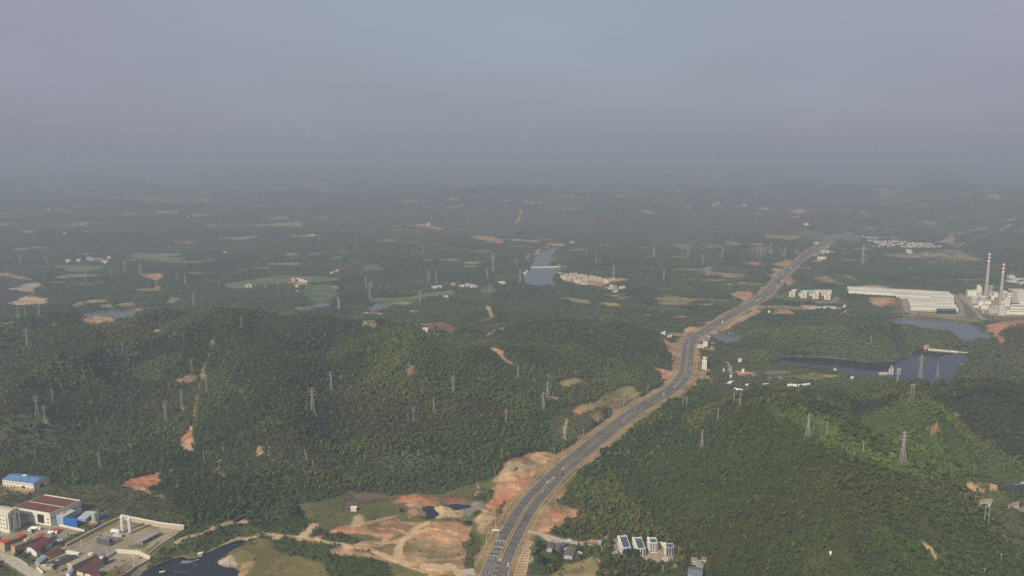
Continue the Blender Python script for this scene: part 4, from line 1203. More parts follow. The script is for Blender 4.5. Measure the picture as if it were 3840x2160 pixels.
def base_of(spec):
    P = at(px(spec)); A, B, Cc = P[0], P[1], P[2]
    z0 = float(min(A[2], B[2], Cc[2]))
    return A[:2], B[:2], Cc[:2], A[:2] + Cc[:2] - B[:2], z0
def building(name, label, cat, spec, top=None, h=None, roof='flat', wall=None, roofm=None, wins=(), group=None, over=.35, rise=2.0, extras=(), depth=None, sink=3.0):
    P = px(spec)
    if len(P) == 2:                                   # front edge only: give the depth in metres
        X = at(P); A, B = X[0][:2], X[1][:2]; e = B - A; nrm = np.array([-e[1], e[0]]) / np.hypot(*e)
        if nrm[1] < 0: nrm = -nrm
        Cc = B + nrm * (depth or 10); D = A + nrm * (depth or 10); z0 = float(min(X[0][2], X[1][2]))
    else:
        A, B, Cc, D, z0 = base_of(spec)
    if h is None:
        t = TILES[spec.split()[0]]
        h = float(z_for(B[0], B[1], t[1] + top * t[2]) - z0)
    h = max(h, 1.5)
    c = (A + B + Cc + D) / 4
    q = [A - c, B - c, Cc - c, D - c]
    if (q[1][0] - q[0][0]) * (q[2][1] - q[1][1]) - (q[1][1] - q[0][1]) * (q[2][0] - q[1][0]) < 0:
        flip = True
    else: flip = False
    rt = empty(name, (c[0], c[1], z0), label, cat, group)
    wall = wall or WHITE; roofm = roofm or GREYR
    bm = bmesh.new()
    qq = q if not flip else [q[1], q[0], q[3], q[2]]
    if roof == 'parapet':
        inn = inset(qq, .3)
        a = [bm.verts.new((*p, -sink)) for p in qq]; b_ = [bm.verts.new((*p, h)) for p in qq]
        e_ = [bm.verts.new((*p, h)) for p in inn]; f_ = [bm.verts.new((*p, h - 1.3)) for p in inn]
        for i in range(4):
            j = (i + 1) % 4
            bm.faces.new((a[i], a[j], b_[j], b_[i])); bm.faces.new((b_[i], b_[j], e_[j], e_[i])); bm.faces.new((e_[i], e_[j], f_[j], f_[i]))
    else:
        n4 = 4; a = [bm.verts.new((*p, -sink)) for p in qq]; b_ = [bm.verts.new((*p, h)) for p in qq]
        for i in range(4): bm.faces.new((a[i], a[(i + 1) % 4], b_[(i + 1) % 4], b_[i]))
        if roof not in ('flat', 'slab'): gable_walls(bm, qq, h, roof, rise)
    finish("wall", bm, wall, rt)
    rb = roof_parts(qq, h, roof, rise, over)
    rf_ = finish("roof", rb, roofm, rt)
    for wn in wins:
        f, cols, rows, ww, wh, zlo, zhi = wn[:7]; nm = wn[7] if len(wn) > 7 else "window"; mt = wn[8] if len(wn) > 8 else (GLASS if nm == "window" else DARKIN)
        p0, p1 = np.asarray(q[f]), np.asarray(q[(f + 1) % 4]); e = p1 - p0; L = np.hypot(*e); u = e / L
        nn = np.array([u[1], -u[0]])
        if np.dot(nn, (p0 + p1) / 2) < 0: nn = -nn
        u0, u1 = (wn[9] if len(wn) > 9 else (0, 1))
        bm = bmesh.new()
        cs = [-u * ww / 2 - nn * .2, u * ww / 2 - nn * .2, u * ww / 2 + nn * .09, -u * ww / 2 + nn * .09]
        solid(bm, cs, -wh / 2, wh / 2); bmesh.ops.recalc_face_normals(bm, faces=bm.faces[:])
        me_ = bpy.data.meshes.new(nm); bm.to_mesh(me_); bm.free(); me_.materials.append(mt)
        for i in range(cols):
            for j in range(rows):
                p = p0 + u * L * (u0 + (u1 - u0) * (i + .5) / cols)
                o = bpy.data.objects.new(nm, me_); COL.objects.link(o); o.parent = rt
                o.location = (p[0], p[1], h * (zlo + (zhi - zlo) * ((j + .5) / rows)))
    for nm, u0, u1, v0, v1, eh, em in extras:
        bm = bmesh.new(); A_, B_, C_, D_ = [np.asarray(x_) for x_ in q]
        f = lambda u_, v_: (A_ * (1 - u_) + B_ * u_) * (1 - v_) + (D_ * (1 - u_) + C_ * u_) * v_
        zz = h - 1.0 if roof == 'parapet' else h + .2
        solid(bm, [f(u0, v0), f(u1, v0), f(u1, v1), f(u0, v1)], zz, zz + eh); finish(nm, bm, em, rf_)
    r_ = max(np.hypot(*(p)) for p in q)
    L1 = np.hypot(*(q[1] - q[0])); L2 = np.hypot(*(q[2] - q[1])); st = max(3.0, min(L1, L2) / 2)
    for u_ in np.linspace(0, 1, int(L1 / st) + 2):
        for v_ in np.linspace(0, 1, int(L2 / st) + 2):
            p = (q[0] * (1 - u_) + q[1] * u_) * (1 - v_) + (q[3] * (1 - u_) + q[2] * u_) * v_ + c
            CLEAR.append((p[0], p[1], st * .6 + 1))
    return rt
def ring_mesh(bm, prof, n=20, cx_=0, cy_=0, caps=True):
    rings = [[bm.verts.new((cx_ + r * math.cos(i * 2 * math.pi / n), cy_ + r * math.sin(i * 2 * math.pi / n), z)) for i in range(n)] for r, z in prof]
    for a, b in zip(rings, rings[1:]):
        for i in range(n): bm.faces.new((a[i], a[(i + 1) % n], b[(i + 1) % n], b[i]))
    if caps: bm.faces.new(rings[-1]); bm.faces.new(rings[0][::-1])
def one(spec):
    P = at(px(spec))[0]; return P
def bar(bm, p, q, r):
    p = Vector(p); q = Vector(q); d = (q - p); L = d.length
    if L < 1e-6: return
    d /= L; s = d.cross(Vector((0, 0, 1)));
    if s.length < 1e-3: s = Vector((1, 0, 0))
    s.normalize(); t_ = d.cross(s)
    a = [bm.verts.new(p + (s * i + t_ * j) * r) for i, j in ((1, 1), (-1, 1), (-1, -1), (1, -1))]
    b = [bm.verts.new(q + (s * i + t_ * j) * r) for i, j in ((1, 1), (-1, 1), (-1, -1), (1, -1))]
    for k in range(4): bm.faces.new((a[k], a[(k + 1) % 4], b[(k + 1) % 4], b[k]))
    bm.faces.new(a[::-1]); bm.faces.new(b)
def copy_tree(o, parent=None):
    c = o.copy(); COL.objects.link(c); c.parent = parent
    for ch in list(o.children): copy_tree(ch, c)
    return c
# ------------------------------------------------------------------ factory at the lower left
building("factory_shed", "cream shed with a blue sheet roof standing alone above the factory", "factory shed", "A 30,508 355,552 522,487", top=484, roof='gable0', rise=2.6,
         wall=WHITE, roofm=BLUER, wins=[(0, 10, 1, 2.0, .9, .62, .82), (0, 9, 1, 1.8, 1.6, .05, .3), (1, 3, 1, 1.8, .9, .62, .82), (1, 1, 1, 5, 3, .0, .5, "door"), (0, 1, 1, 3, 3, .0, .5, "door", DARKIN, (.6, .75))],
         extras=[("roof_vent", .40, .52, .48, .60, 3.4, WHITE2)])
building("factory_hall", "long white factory hall with a flat brown roof behind white parapets", "factory hall", "Q 240,492 868,602 1392,372", top=382, roof='parapet',
         wall=WHITE, roofm=BROWNR, wins=[(0, 8, 1, 1.8, 1.0, .5, .62, "window", GLASS, (.05, .6)), (0, 1, 1, 8, 8.5, .28, .62, "door", DARKIN, (.6, .88)), (0, 1, 2, 1.9, 1.3, .12, .62, "window", GLASS, (.88, .98)),
                                         (1, 9, 1, 2.0, 1.0, .5, .62), (1, 1, 1, 6, 6, .1, .6, "door", DARKIN, (.62, .72))],
         extras=[("roof_ridge_cap", .02, .98, .48, .505, .35, CREAMR)])
hall = bpy.data.objects["factory_hall"]
rw = building("white_tower_block", "tall white works block with a pale curved roof beside the brown-roofed hall", "works building", "Q -160,665 165,722 358,622", top=402, roof='arch0', rise=2.2,
         wall=WHITE, roofm=CREAMR, wins=[(0, 3, 3, 1.8, .9, .12, .75, "window", GLASS, (.35, .85)), (0, 6, 1, .8, .8, .84, .94, "window", GLASS, (.5, .98)), (0, 1, 1, .9, 12, .1, .9, "window", GLASS, (.88, .95)),
                                         (1, 2, 1, 1.2, 13, .1, .9), (1, 1, 1, 1.4, 1.4, .85, .98, "window", DARKIN, (.3, .6))])
building("conveyor_house", "grey sloping lean-to between the white works block and the hall", "lean-to", "Q 345,600 520,520 540,470", h=5.5, roof='shed0', rise=2.5, wall=GREYW, roofm=GREYR)
building("blue_shed", "light blue sheet-metal shed against the end of the white hall", "shed", "Q 915,552 1080,592 1290,478", top=452, roof='flat', wall=BLUEL, roofm=CREAMR, extras=[("roof_vent", .3, .6, .3, .5, 1.0, GREYW)])
building("blue_hoarding", "bright blue sheet hoarding in front of the light blue shed", "hoarding", "Q 1082,592 1315,628 1330,620", top=490, roof='flat', wall=BLUEB, roofm=BLUEB, over=.05)
building("blue_yard_wall", "bright blue sheet wall around the tan storage heap", "hoarding", "R 575,482 712,425 718,418", top=350, roof='flat', wall=BLUEB, roofm=BLUEB, over=.05)
building("blue_wall_panel", "blue sheet wall beyond the pale green silo", "hoarding", "R 645,312 850,232 855,226", top=158, roof='flat', wall=BLUEB, roofm=BLUEL, over=.05)
building("pale_roof_shed", "low shed with a pale blue-grey roof left of the silo", "shed", "R 215,330 400,330 590,175", h=3.2, roof='shed0', rise=.6, wall=BLUEL, roofm=mat("pale_sheet", (.42, .45, .50), .6))
building("pale_roof_shed", "low shed with a grey-white roof right of the silo", "shed", "R 660,260 700,240 840,160", h=3.0, roof='flat', wall=BLUEL, roofm=mat("pale_sheet2", (.48, .47, .42), .6))
p = one("R 588,305"); hh = float(z_for(p[0], p[1], TILES['R'][1] + 105 * TILES['R'][2]) - p[2])
t_ = empty("silo", p, "pale green cylindrical silo with a ladder pole beside the blue walls", "silo")
bm = bmesh.new(); ring_mesh(bm, [(2.6, -1), (2.6, hh * .92), (1.6, hh)], 20); finish("tank_body", bm, GRNW, t_)
bm = bmesh.new(); bar(bm, (3.0, 0, 0), (3.0, 0, hh + 3), .14); bar(bm, (3.6, 0, 0), (3.6, 0, hh + 3), .14)
for k in range(int(hh)): bar(bm, (3.0, 0, k + .5), (3.6, 0, k + .5), .06)
finish("ladder", bm, STEEL, t_); CLEAR.append((p[0], p[1], 8))

def dorm(label, spec, h, wins, extras=(), **k):
    return building("dormitory", label, "dormitory", spec, h=h, roof='flat', wall=TANW, roofm=k.get('roofm', mat("brown_flat_roof", (.23, .165, .11), .9, .25, .2)), wins=wins, extras=extras, group="tan dormitories by the factory road")
dorm("tan dormitory with two bright red roof sheets at the yard edge", "Q 5,1025 90,1047 470,905", 8.6, [(1, 10, 3, 1.3, 1.0, .05, .95), (0, 1, 1, .4, .4, .2, .5)],
     [("red_roof_sheet", -.05, 1.05, -.02, .34, .5, REDR), ("red_roof_sheet", -.05, 1.05, .70, 1.02, .5, REDR)])
dorm("tan dormitory with one small red roof sheet at its far end", "Q 200,1062 262,1082 742,892", 7.2, [(1, 12, 2, 1.3, 1.0, .1, .95)], [("red_roof_sheet", -.1, 1.2, .9, 1.12, .6, REDR), ("roof_hut", .1, .9, .42, .55, 1.6, CREAMR)])
building("arched_shed", "white-ended shed with a maroon arched roof in the factory yard", "shed", "Q 458,1048 625,1122 890,945", h=4.2, roof='arch1', rise=2.2, wall=WHITE2, roofm=MAROON)
building("maroon_gable_shed", "low shed with a maroon gabled roof beside the dark-roofed dormitory", "shed", "Q 690,1152 830,1178 1062,1062", h=3.0, roof='gable1', rise=1.4, wall=TANW, roofm=MAROON)
building("blue_roof_hut", "little hut with a light blue gabled roof by the corner of the factory road", "hut", "Q 598,1262 672,1280 790,1182", h=2.6, roof='gable1', rise=1.0, wall=TANW, roofm=BLUEL)
building("row_house", "long single-storey row with a dark flat roof and white end porches", "row house", "Q 690,1342 880,1338 1310,1160", h=3.6, roof='flat', wall=mat("stained_plaster", (.42, .37, .28), .85, .2), roofm=DARKR,
         wins=[(1, 9, 1, 1.2, 1.2, .1, .9)], extras=[("porch_roof", .0, .55, -.02, .08, .4, CREAM), ("porch_roof", .75, 1.1, .0, .06, .5, CREAM), ("skylight", .3, .6, .45, .5, .5, CREAM)])
building("office_row", "grey two-storey office row with small windows behind the maroon-roofed row", "office", "R 25,1345 130,1385 640,1132", h=6.4, roof='flat', wall=mat("grey_green_wall", (.36, .34, .25), .85, .15), roofm=mat("dusty_roof", (.34, .29, .20), .9, .2),
         wins=[(1, 11, 2, 1.2, 1.0, .1, .95)], extras=[("roof_canopy", .2, .9, .80, .92, 1.4, CREAM), ("white_end_wall", -.02, 1.02, -.02, .02, .4, CREAM)])
building("maroon_row", "single-storey row with a maroon flat roof and cream eaves near the bottom edge", "row house", "R 215,1425 348,1460 775,1222", h=4.0, roof='flat', wall=CREAM, roofm=MAROON, over=1.0, wins=[(1, 8, 1, 1.4, 1.2, .1, .9)])
building("maroon_hip_shed", "maroon-roofed shed cut off by the bottom edge of the view", "shed", "R 380,1500 560,1560 720,1470", h=4.0, roof='gable1', rise=1.6, wall=CREAM, roofm=MAROON)
building("light_blue_shed", "light blue roofed shed at the bottom edge beside the office row", "shed", "R -10,1465 60,1480 150,1400", h=3.0, roof='gable1', rise=.8, wall=CREAM, roofm=BLUEL)

def wall_line(label, spec, h, m=None, th=.7, name="compound_wall", cap=None):
    P = at(px(spec)); c = P.mean(0); zmin = P[:, 2].min()
    rt = empty(name, (c[0], c[1], zmin), label, "wall")
    for part, z0, z1, tt, mm in (("wall_panel", -2, h, th, m or WHITE), ("coping", h, h + .3, th * 1.7, cap or WHITP)):
        bm = bmesh.new()
        for a, b in zip(P, P[1:]):
            e = (b - a)[:2]; e = e / np.hypot(*e); nn = np.array([-e[1], e[0]]) * tt / 2; ns = max(1, int(np.hypot(*(b - a)[:2]) / 8))
            st = [a[:2] * (1 - f) + b[:2] * f for f in np.linspace(0, 1, ns + 1)]; zs = [float(height(np.array([p[0]]), np.array([p[1]]))[0]) - zmin for p in st]
            vv = [[bm.verts.new((*(p - c[:2] + nn * s_), z + h_)) for s_, h_ in ((-1, z0), (-1, z1), (1, z1), (1, z0))] for p, z in zip(st, zs)]
            for u, v in zip(vv, vv[1:]):
                for k in range(4): bm.faces.new((u[k], u[(k + 1) % 4], v[(k + 1) % 4], v[k]))
            bm.faces.new(vv[0]); bm.faces.new(vv[-1])
        finish(part, bm, mm, rt)
        for a, b in zip(P, P[1:]):
            for f in np.linspace(0, 1, 12): CLEAR.append((*(a[:2] * (1 - f) + b[:2] * f), 2.5))
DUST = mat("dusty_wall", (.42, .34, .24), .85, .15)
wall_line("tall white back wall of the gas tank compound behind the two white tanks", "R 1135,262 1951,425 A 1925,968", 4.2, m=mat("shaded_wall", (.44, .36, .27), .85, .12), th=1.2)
wall_line("dusty side wall of the gas tank compound on the factory side", "R -10,845 770,432 1130,262", 2.6, m=DUST, cap=CONC, th=.8)
wall_line("low kerb wall on the pond side of the gas tank compound", "A 1925,968 1870,995 1800,1050 1560,1220", .8, m=DUST, cap=CONC, th=.5)
wall_line("white wall with a bright coping behind the lower yard", "R 1045,965 1755,1108", 2.8, th=1.0, m=CREAM)
wall_line("dusty wall on the left of the lower yard", "R 715,1150 1045,965", 1.8, m=DUST, cap=CONC)
wall_line("wall on the pond side of the lower yard", "R 1755,1108 1420,1290 1050,1500", 1.4, m=DUST, cap=CONC)
wall_line("white gate wall in front of the gas tank compound", "R 0,970 260,1022", 2.0, m=CREAM, th=1.6)
wall_line("pale wall along the far side of the factory lorry park", "Q 1010,600 1200,645 1440,700", 1.6, m=CREAM)
wall_line("low roadside wall at the factory corner", "Q 630,1330 730,1415", 1.5, m=CREAM)
wall_line("pale roadside wall along the factory shrubs", "Q 205,1125 330,1180 480,1285", 1.0, m=DUST, cap=CONC)

def gas_tank(label, spec, top, r):
    p = one(spec); t = TILES[spec.split()[0]]; h = float(z_for(p[0], p[1], t[1] + top * t[2]) - p[2])
    rt = empty("gas_tank", p, label, "gas tank", "white gas tanks in the compound")
    bm = bmesh.new(); ring_mesh(bm, [(r * .2, 1.6), (r * .9, 1.75), (r, 2.2), (r, h - .7), (r * .8, h - .2), (r * .25, h)], 20); finish("tank_body", bm, WHITP, rt)
    for k in range(4):
        bm = bmesh.new(); a = k * 1.5708 + .78; bar(bm, (r * .8 * math.cos(a), r * .8 * math.sin(a), -.5), (r * .8 * math.cos(a), r * .8 * math.sin(a), 2.3), .2); finish("leg", bm, STEEL, rt)
    bm = bmesh.new(); bar(bm, (-.3, -r - .15, 2), (-.3, -r - .15, h - .5), .09); finish("pipe", bm, STEEL, rt)
gas_tank("slim white upright gas tank nearer the corner of the compound walls", "R 1175,540", 200, 1.55)
gas_tank("slim white upright gas tank nearer the canopy roof", "R 1330,565", 232, 1.55)
VAP = None
for i, (x_, y_) in enumerate(((665, 770), (735, 788), (800, 800), (872, 815), (700, 712), (915, 745), (965, 775))):
    p = one(f"R {x_},{y_ + 10}")
    if VAP is None:
        VAP = empty("vaporizer", p, "grey finned vaporizer tower in the row beside the white tanks", "vaporizer", "grey vaporizers in the gas compound")
        bm = bmesh.new()
        for k in range(6):
            solid(bm, [(-1 + k * .38, -1), (-.84 + k * .38, -1), (-.84 + k * .38, 1), (-1 + k * .38, 1)], .8, 6.8)
        finish("fins", bm, mat("fin_metal", (.20, .195, .21), .6), VAP)
        bm = bmesh.new(); solid(bm, [(-1.1, -1.1), (1.1, -1.1), (1.1, 1.1), (-1.1, 1.1)], 6.8, 7.05); finish("top_frame", bm, STEEL, VAP)
        for sx in (-1, 1):
            for sy in (-1, 1): bm = bmesh.new(); bar(bm, (sx, sy, -.5), (sx, sy, 7), .12); finish("leg", bm, STEEL, VAP)
    else:
        o = copy_tree(VAP); o.location = p
cn = building("canopy", "flat grey canopy roof on posts over the gas compound lawn", "canopy", "R 1490,790 1560,808 1930,620", h=3.6, roof='flat', wall=DARKIN, roofm=mat("canopy_sheet", (.30, .30, .31), .6), over=.8)
for ch in list(cn.children):
    if ch.name.startswith("wall"): bpy.data.objects.remove(ch)
c3 = [np.array(v) for v in base_of("R 1490,790 1560,808 1930,620")[:4]]; cc = sum(c3) / 4
for f in (0, .33, .66, 1):
    for a, b in ((c3[0], c3[3]), (c3[1], c3[2])):
        p = (a * (1 - f) + b * f - cc) * .96; bm = bmesh.new(); bar(bm, (p[0], p[1], -1), (p[0], p[1], 3.7), .18); finish("post", bm, WHITP, cn)
for i, (spec, top, lb) in enumerate((("R 858,1105", 930, "white mast beside the left wall of the lower yard"), ("R 1405,1262", 1040, "white mast standing in the lower yard by the pond"), ("R 310,830", 705, "thin mast on the dry lawn inside the compound's side wall"))):
    p = one(spec); h = float(z_for(p[0], p[1], TILES['R'][1] + top * TILES['R'][2]) - p[2])
    rt = empty("mast", p, lb, "mast"); bm = bmesh.new(); ring_mesh(bm, [(.22, -.5), (.12, h)], 8); finish("pole", bm, WHITP, rt)
    bm = bmesh.new(); solid(bm, [(-.5, -.2), (.5, -.2), (.5, .2), (-.5, .2)], h, h + .3); finish("lamp_head", bm, WHITP, rt)
for spec, lb in (("R 1525,1085", "red drum on the concrete by the white yard wall"), ("R 1165,1145", "dull red drum among the pipes in the lower yard"), ("R 1148,1385", "red drum near the bottom of the lower yard")):
    p = one(spec); rt = empty("drum", p, lb, "drum"); bm = bmesh.new(); ring_mesh(bm, [(.7, 0), (.75, .1), (.75, 1.4), (.7, 1.5)], 14); finish("drum_body", bm, REDP, rt)
    bm = bmesh.new(); ring_mesh(bm, [(.6, 1.5), (.6, 1.62)], 14); finish("lid", bm, STEEL, rt)

# vehicles
def vehicle(name, label, cat, pos, ang, kind, colm, group=None):
    rt = empty(name, pos, label, cat, group); rt.rotation_euler = (0, 0, ang)
    TY = mat("tyre", (.02, .02, .02), .9)
    if kind == 'car':
        bm = bmesh.new(); solid(bm, [(-2.2, -.85), (2.2, -.85), (2.2, .85), (-2.2, .85)], .3, .85); finish("body", bm, colm, rt)
        bm = bmesh.new(); a = [bm.verts.new(v) for v in ((-1.6, -.8, .85), (1.1, -.8, .85), (1.1, .8, .85), (-1.6, .8, .85))]; b = [bm.verts.new(v) for v in ((-1.1, -.65, 1.45), (.5, -.65, 1.45), (.5, .65, 1.45), (-1.1, .65, 1.45))]
        for k in range(4): bm.faces.new((a[k], a[(k + 1) % 4], b[(k + 1) % 4], b[k]))
        bm.faces.new(b); finish("glasshouse", bm, GLASS, rt)
        bm = bmesh.new(); solid(bm, [(-1.1, -.66), (.5, -.66), (.5, .66), (-1.1, .66)], 1.45, 1.50); finish("roof", bm, colm, rt)
        W = [(-1.4, -.8), (-1.4, .8), (1.4, -.8), (1.4, .8)]; rr = .33
    elif kind == 'mixer':
        bm = bmesh.new(); solid(bm, [(2.2, -1.2), (4, -1.2), (4, 1.2), (2.2, 1.2)], .6, 2.9); finish("cab", bm, colm, rt)
        bm = bmesh.new(); solid(bm, [(-4, -1.1), (2.2, -1.1), (2.2, 1.1), (-4, 1.1)], .6, 1.0); finish("chassis", bm, DSTEEL, rt)
        bm = bmesh.new(); ring_mesh(bm, [(.5, -3.4), (1.35, -1.2), (1.4, .4), (.9, 2.2)], 14)
        bmesh.ops.rotate(bm, verts=bm.verts[:], cent=(0, 0, 0), matrix=Matrix.Rotation(R(80), 3, 'Y')); bmesh.ops.translate(bm, verts=bm.verts[:], vec=(-.6, 0, 2.3)); finish("drum", bm, colm, rt)
        bm = bmesh.new(); solid(bm, [(3.4, -1.0), (4.03, -1.0), (4.03, 1.0), (3.4, 1.0)], 1.8, 2.6); finish("windscreen", bm, GLASS, rt)
        W = [(-3, -1), (-3, 1), (-1.7, -1), (-1.7, 1), (3, -1), (3, 1)]; rr = .5
    else:
        bm = bmesh.new(); solid(bm, [(2.4, -1.2), (4.2, -1.2), (4.2, 1.2), (2.4, 1.2)], .6, 2.8); finish("cab", bm, colm, rt)
        bm = bmesh.new(); solid(bm, [(-4.2, -1.25), (2.2, -1.25), (2.2, 1.25), (-4.2, 1.25)], .9, 3.2); finish("cargo_box", bm, colm, rt)
        bm = bmesh.new(); solid(bm, [(3.6, -1.0), (4.23, -1.0), (4.23, 1.0), (3.6, 1.0)], 1.7, 2.5); finish("windscreen", bm, GLASS, rt)
        W = [(-3, -1), (-3, 1), (-1.7, -1), (-1.7, 1), (3, -1), (3, 1)]; rr = .5
    for x_, y_ in W:
        bm = bmesh.new(); ring_mesh(bm, [(rr, -.14), (rr, .14)], 12); bmesh.ops.rotate(bm, verts=bm.verts[:], cent=(0, 0, 0), matrix=Matrix.Rotation(R(90), 3, 'X')); bmesh.ops.translate(bm, verts=bm.verts[:], vec=(x_, y_, rr))
        finish("wheel", bm, TY, rt)
    CLEAR.append((pos[0], pos[1], 5))
    return rt
CARW = mat("white_car_paint", (.78, .78, .76), .3, .03); CARR = mat("red_car_paint", (.40, .06, .04), .35, .05); CARD = mat("dark_car_paint", (.03, .03, .035), .3, .05); CARS = mat("silver_car_paint", (.5, .5, .5), .3, .03)
BLUEC = mat("blue_truck_paint", (.04, .09, .32), .4, .05)
for spec, ang, kd, mm, lb in (("Q 505,712", -.9, 'mixer', CARW, "white mixer lorry parked beside the hall in the factory yard"), ("Q 575,668", .2, 'mixer', CARW, "white mixer lorry nearest the big factory door"), ("Q 620,672", .1, 'mixer', CARW, "white mixer lorry parked to the right of the one by the factory door"),
                              ("Q 850,745", -.8, 'mixer', CARW, "white mixer lorry beside the small red roof sheet"), ("Q 893,742", .3, 'mixer', CARW, "white mixer lorry parked next to the red lorry"), ("Q 935,705", .5, 'truck', CARR, "dull red lorry in the factory yard"),
                              ("Q 968,868", .1, 'car', CARW, "white car parked at the left on the gravel court"), ("Q 1015,850", .2, 'car', CARW, "white car parked at the right on the gravel court"), ("Q 935,885", .3, 'car', CARS, "silver car parked at the corner of the gravel court"), ("Q 85,685", .2, 'truck', CARW, "white lorry at the foot of the white works block"),
                              ("R 695,1098", -.4, 'truck', CARW, "white lorry beside the end of the grey office row"), ("R 1025,545", -.2, 'truck', CARW, "white trailer parked behind the vaporizer row"), ("R 1075,640", -.2, 'truck', CARS, "grey trailer parked right of the vaporizer row")):
    vehicle("mixer_lorry" if kd == 'mixer' else ("lorry" if kd == 'truck' else "parked_car"), lb, "car" if kd == 'car' else "lorry", one(spec), ang, kd, mm)

# ------------------------------------------------------------------ apartment blocks by the foot of the right hill
def apartment(label, spec, top, wallm, rows, lcols):
    rt = building("apartment_block", label, "apartment block", spec, top=top, roof='parapet', wall=wallm, roofm=BLUED, group="apartment blocks at the foot of the hill",
                  wins=[(0, 3, rows, 1.5, 1.3, .04, .94), (3, lcols, rows, 1.4, 1.3, .04, .94)],
                  extras=[("stair_head", -.28, .06, f, f + .07, 1.9, WHITE) for f in np.linspace(.04, .88, max(2, lcols // 2))])
    A, B, Cc, D, z0 = base_of(spec); c = (A + B + Cc + D) / 4; n = np.array(A - B); n = n / np.hypot(*n)
    t = TILES[spec.split()[0]]; h = float(z_for(B[0], B[1], t[1] + top * t[2]) - z0)
    nb = max(2, lcols // 2)
    for k in range(nb):
        f = (k + .5) / nb; p = A * (1 - f) + D * f - c; u = (D - A) / np.hypot(*(D - A))
        bm = bmesh.new()
        for j in range(rows):
            z = h * (.06 + .88 * j / rows)
            solid(bm, [p - u * 1.3, p + u * 1.3, p + u * 1.3 + n * 1.5, p - u * 1.3 + n * 1.5], z, z + 1.15)
        finish("balcony_stack", bm, WHITE, rt)
    return rt
apartment("longest white apartment block, nearest the highway, with a dark blue roof", "D 655,1252 737,1245 694,1118", 1146, WHITE2, 5, 8)
apartment("long white apartment block, second from the highway", "D 810,1252 891,1248 847,1128", 1158, WHITE2, 5, 8)
apartment("short white apartment block between the long one and the grey one", "D 938,1206 1016,1206 1003,1152", 1099, WHITE2, 5, 4)
apartment("short grey-walled apartment block farthest from the highway", "D 1108,1242 1187,1240 1177,1194", 1147, GREYW, 5, 3)
wall_line("pale retaining wall behind the short apartment blocks", "D 1010,1120 1090,1140", 3.0, m=CREAM)
for spec, lb in (("D 1098,1265", "white car parked in front of the grey apartment block"), ("D 1100,1284", "white car parked just below the other one by the grey block"), ("D 575,1212", "white car under the trees left of the apartment blocks"),
                 ("C 1352,1106", "white car at the left beside the lane above the dark sheds"), ("C 1380,1108", "white car at the right beside the lane above the dark sheds"), ("C 1462,1177", "white car between the dark sheds"), ("C 1490,1076", "white car on the upper edge of the lane"), ("C 1600,1210", "white car under the trees right of the dark sheds")):
    vehicle("parked_car", lb, "car", one(spec), random.uniform(-.5, .5), 'car', CARW)
for spec, lb in (("C 1255,1195 1320,1200 1335,1135", "dark-roofed shed nearest the highway below the lane"), ("C 1330,1225 1395,1250 1425,1160", "dark-roofed shed in the middle of the three below the lane"), ("C 1432,1268 1522,1275 1565,1180", "largest dark-roofed shed below the lane")):
    building("farm_shed", lb, "shed", spec, h=2.8, roof='gable1', rise=1.2, wall=GREYW, roofm=mat("grey_brown_roof", (.135, .12, .11), .9, .2), group="dark-roofed sheds below the lane")
building("blue_hut", "small blue hut at the lane beside the red bank", "hut", "C 1795,1125 1822,1128 1826,1112", h=3, roof='gable0', rise=.8, wall=BLUEL, roofm=BLUEL)
building("blue_tarpaulin_hut", "small dark blue hut among the dark-roofed sheds", "hut", "C 1432,1145 1450,1147 1452,1135", h=2.6, roof='gable0', rise=.6, wall=BLUEC, roofm=BLUEC)
VH = "village houses at the bottom edge"
for spec, lb, rm, h in (("D 1335,1500 1480,1500 1490,1425", "large blue-grey roofed house cut by the bottom edge", mat("slate_roof", (.15, .16, .20), .7, .2), 5), ("D 1372,1325 1425,1330 1430,1300", "small brown-tiled house above the blue-grey roofed one", TAUPE, 3.5),
                        ("D 1420,1352 1478,1345 1480,1320", "grey-tiled house in the middle of the bottom village", GREYR, 3.5), ("D 1440,1392 1492,1388 1495,1362", "pale grey house just above the blue-grey roof", GREYR, 3.5), ("D 1480,1315 1528,1312 1530,1292", "red-brown tiled house at the upper right of the bottom village", mat("redbrown_tile", (.2, .1, .07), .85, .2), 3.5)):
    building("village_house", lb, "house", spec, h=h, roof='gable0', rise=1.8, wall=CREAM, roofm=rm, group=VH, wins=[(0, 3, 1, 1.2, 1.2, .2, .8)])
for spec, lb in (("E 1765,712 1880,712 1898,668", "taupe-roofed house beside the right-hand pond"), ("E 2065,742 2170,752 2182,700", "taupe-roofed house at the right edge below the pond"), ("E 2178,775 2260,780 2270,730", "farthest right taupe-roofed house, cut by the frame")):
    building("pond_house", lb, "house", spec, h=4.0, roof='gable0', rise=2.2, wall=CREAM, roofm=TAUPE, group="houses beside the right-hand pond", wins=[(0, 3, 1, 1.2, 1.2, .2, .8)])
for spec, lb in (("E 2068,515 2120,525 2140,500", "dark boathouse at the left of the row on the pond's far bank"), ("E 2130,505 2180,512 2195,482", "dark boathouse in the middle of the row on the far bank"), ("E 2185,490 2250,480 2260,455", "dark boathouse at the right frame edge")):
    building("boathouse", lb, "boathouse", spec, h=2.6, roof='gable0', rise=1.0, wall=CREAM, roofm=DARKR, group="boathouses on the pond's far bank")
building("hut", "tiny white-roofed hut in the wood on the near right hillside", "hut", "E 198,1230 213,1230 215,1224", h=2, roof='gable0', rise=.8, wall=WHITE, roofm=WHITE2)
building("board_hut", "small white hut at the foot of the dark quarry face", "hut", "B 1437,776 1495,774 1500,758", top=736, roof='flat', wall=CREAM, roofm=WHITP)
building("long_dark_shed", "long dark shed beside the pale track at the wood's edge", "shed", "B 205,888 232,895 330,842", h=3, roof='gable1', rise=.9, wall=DARKIN, roofm=DARKR)
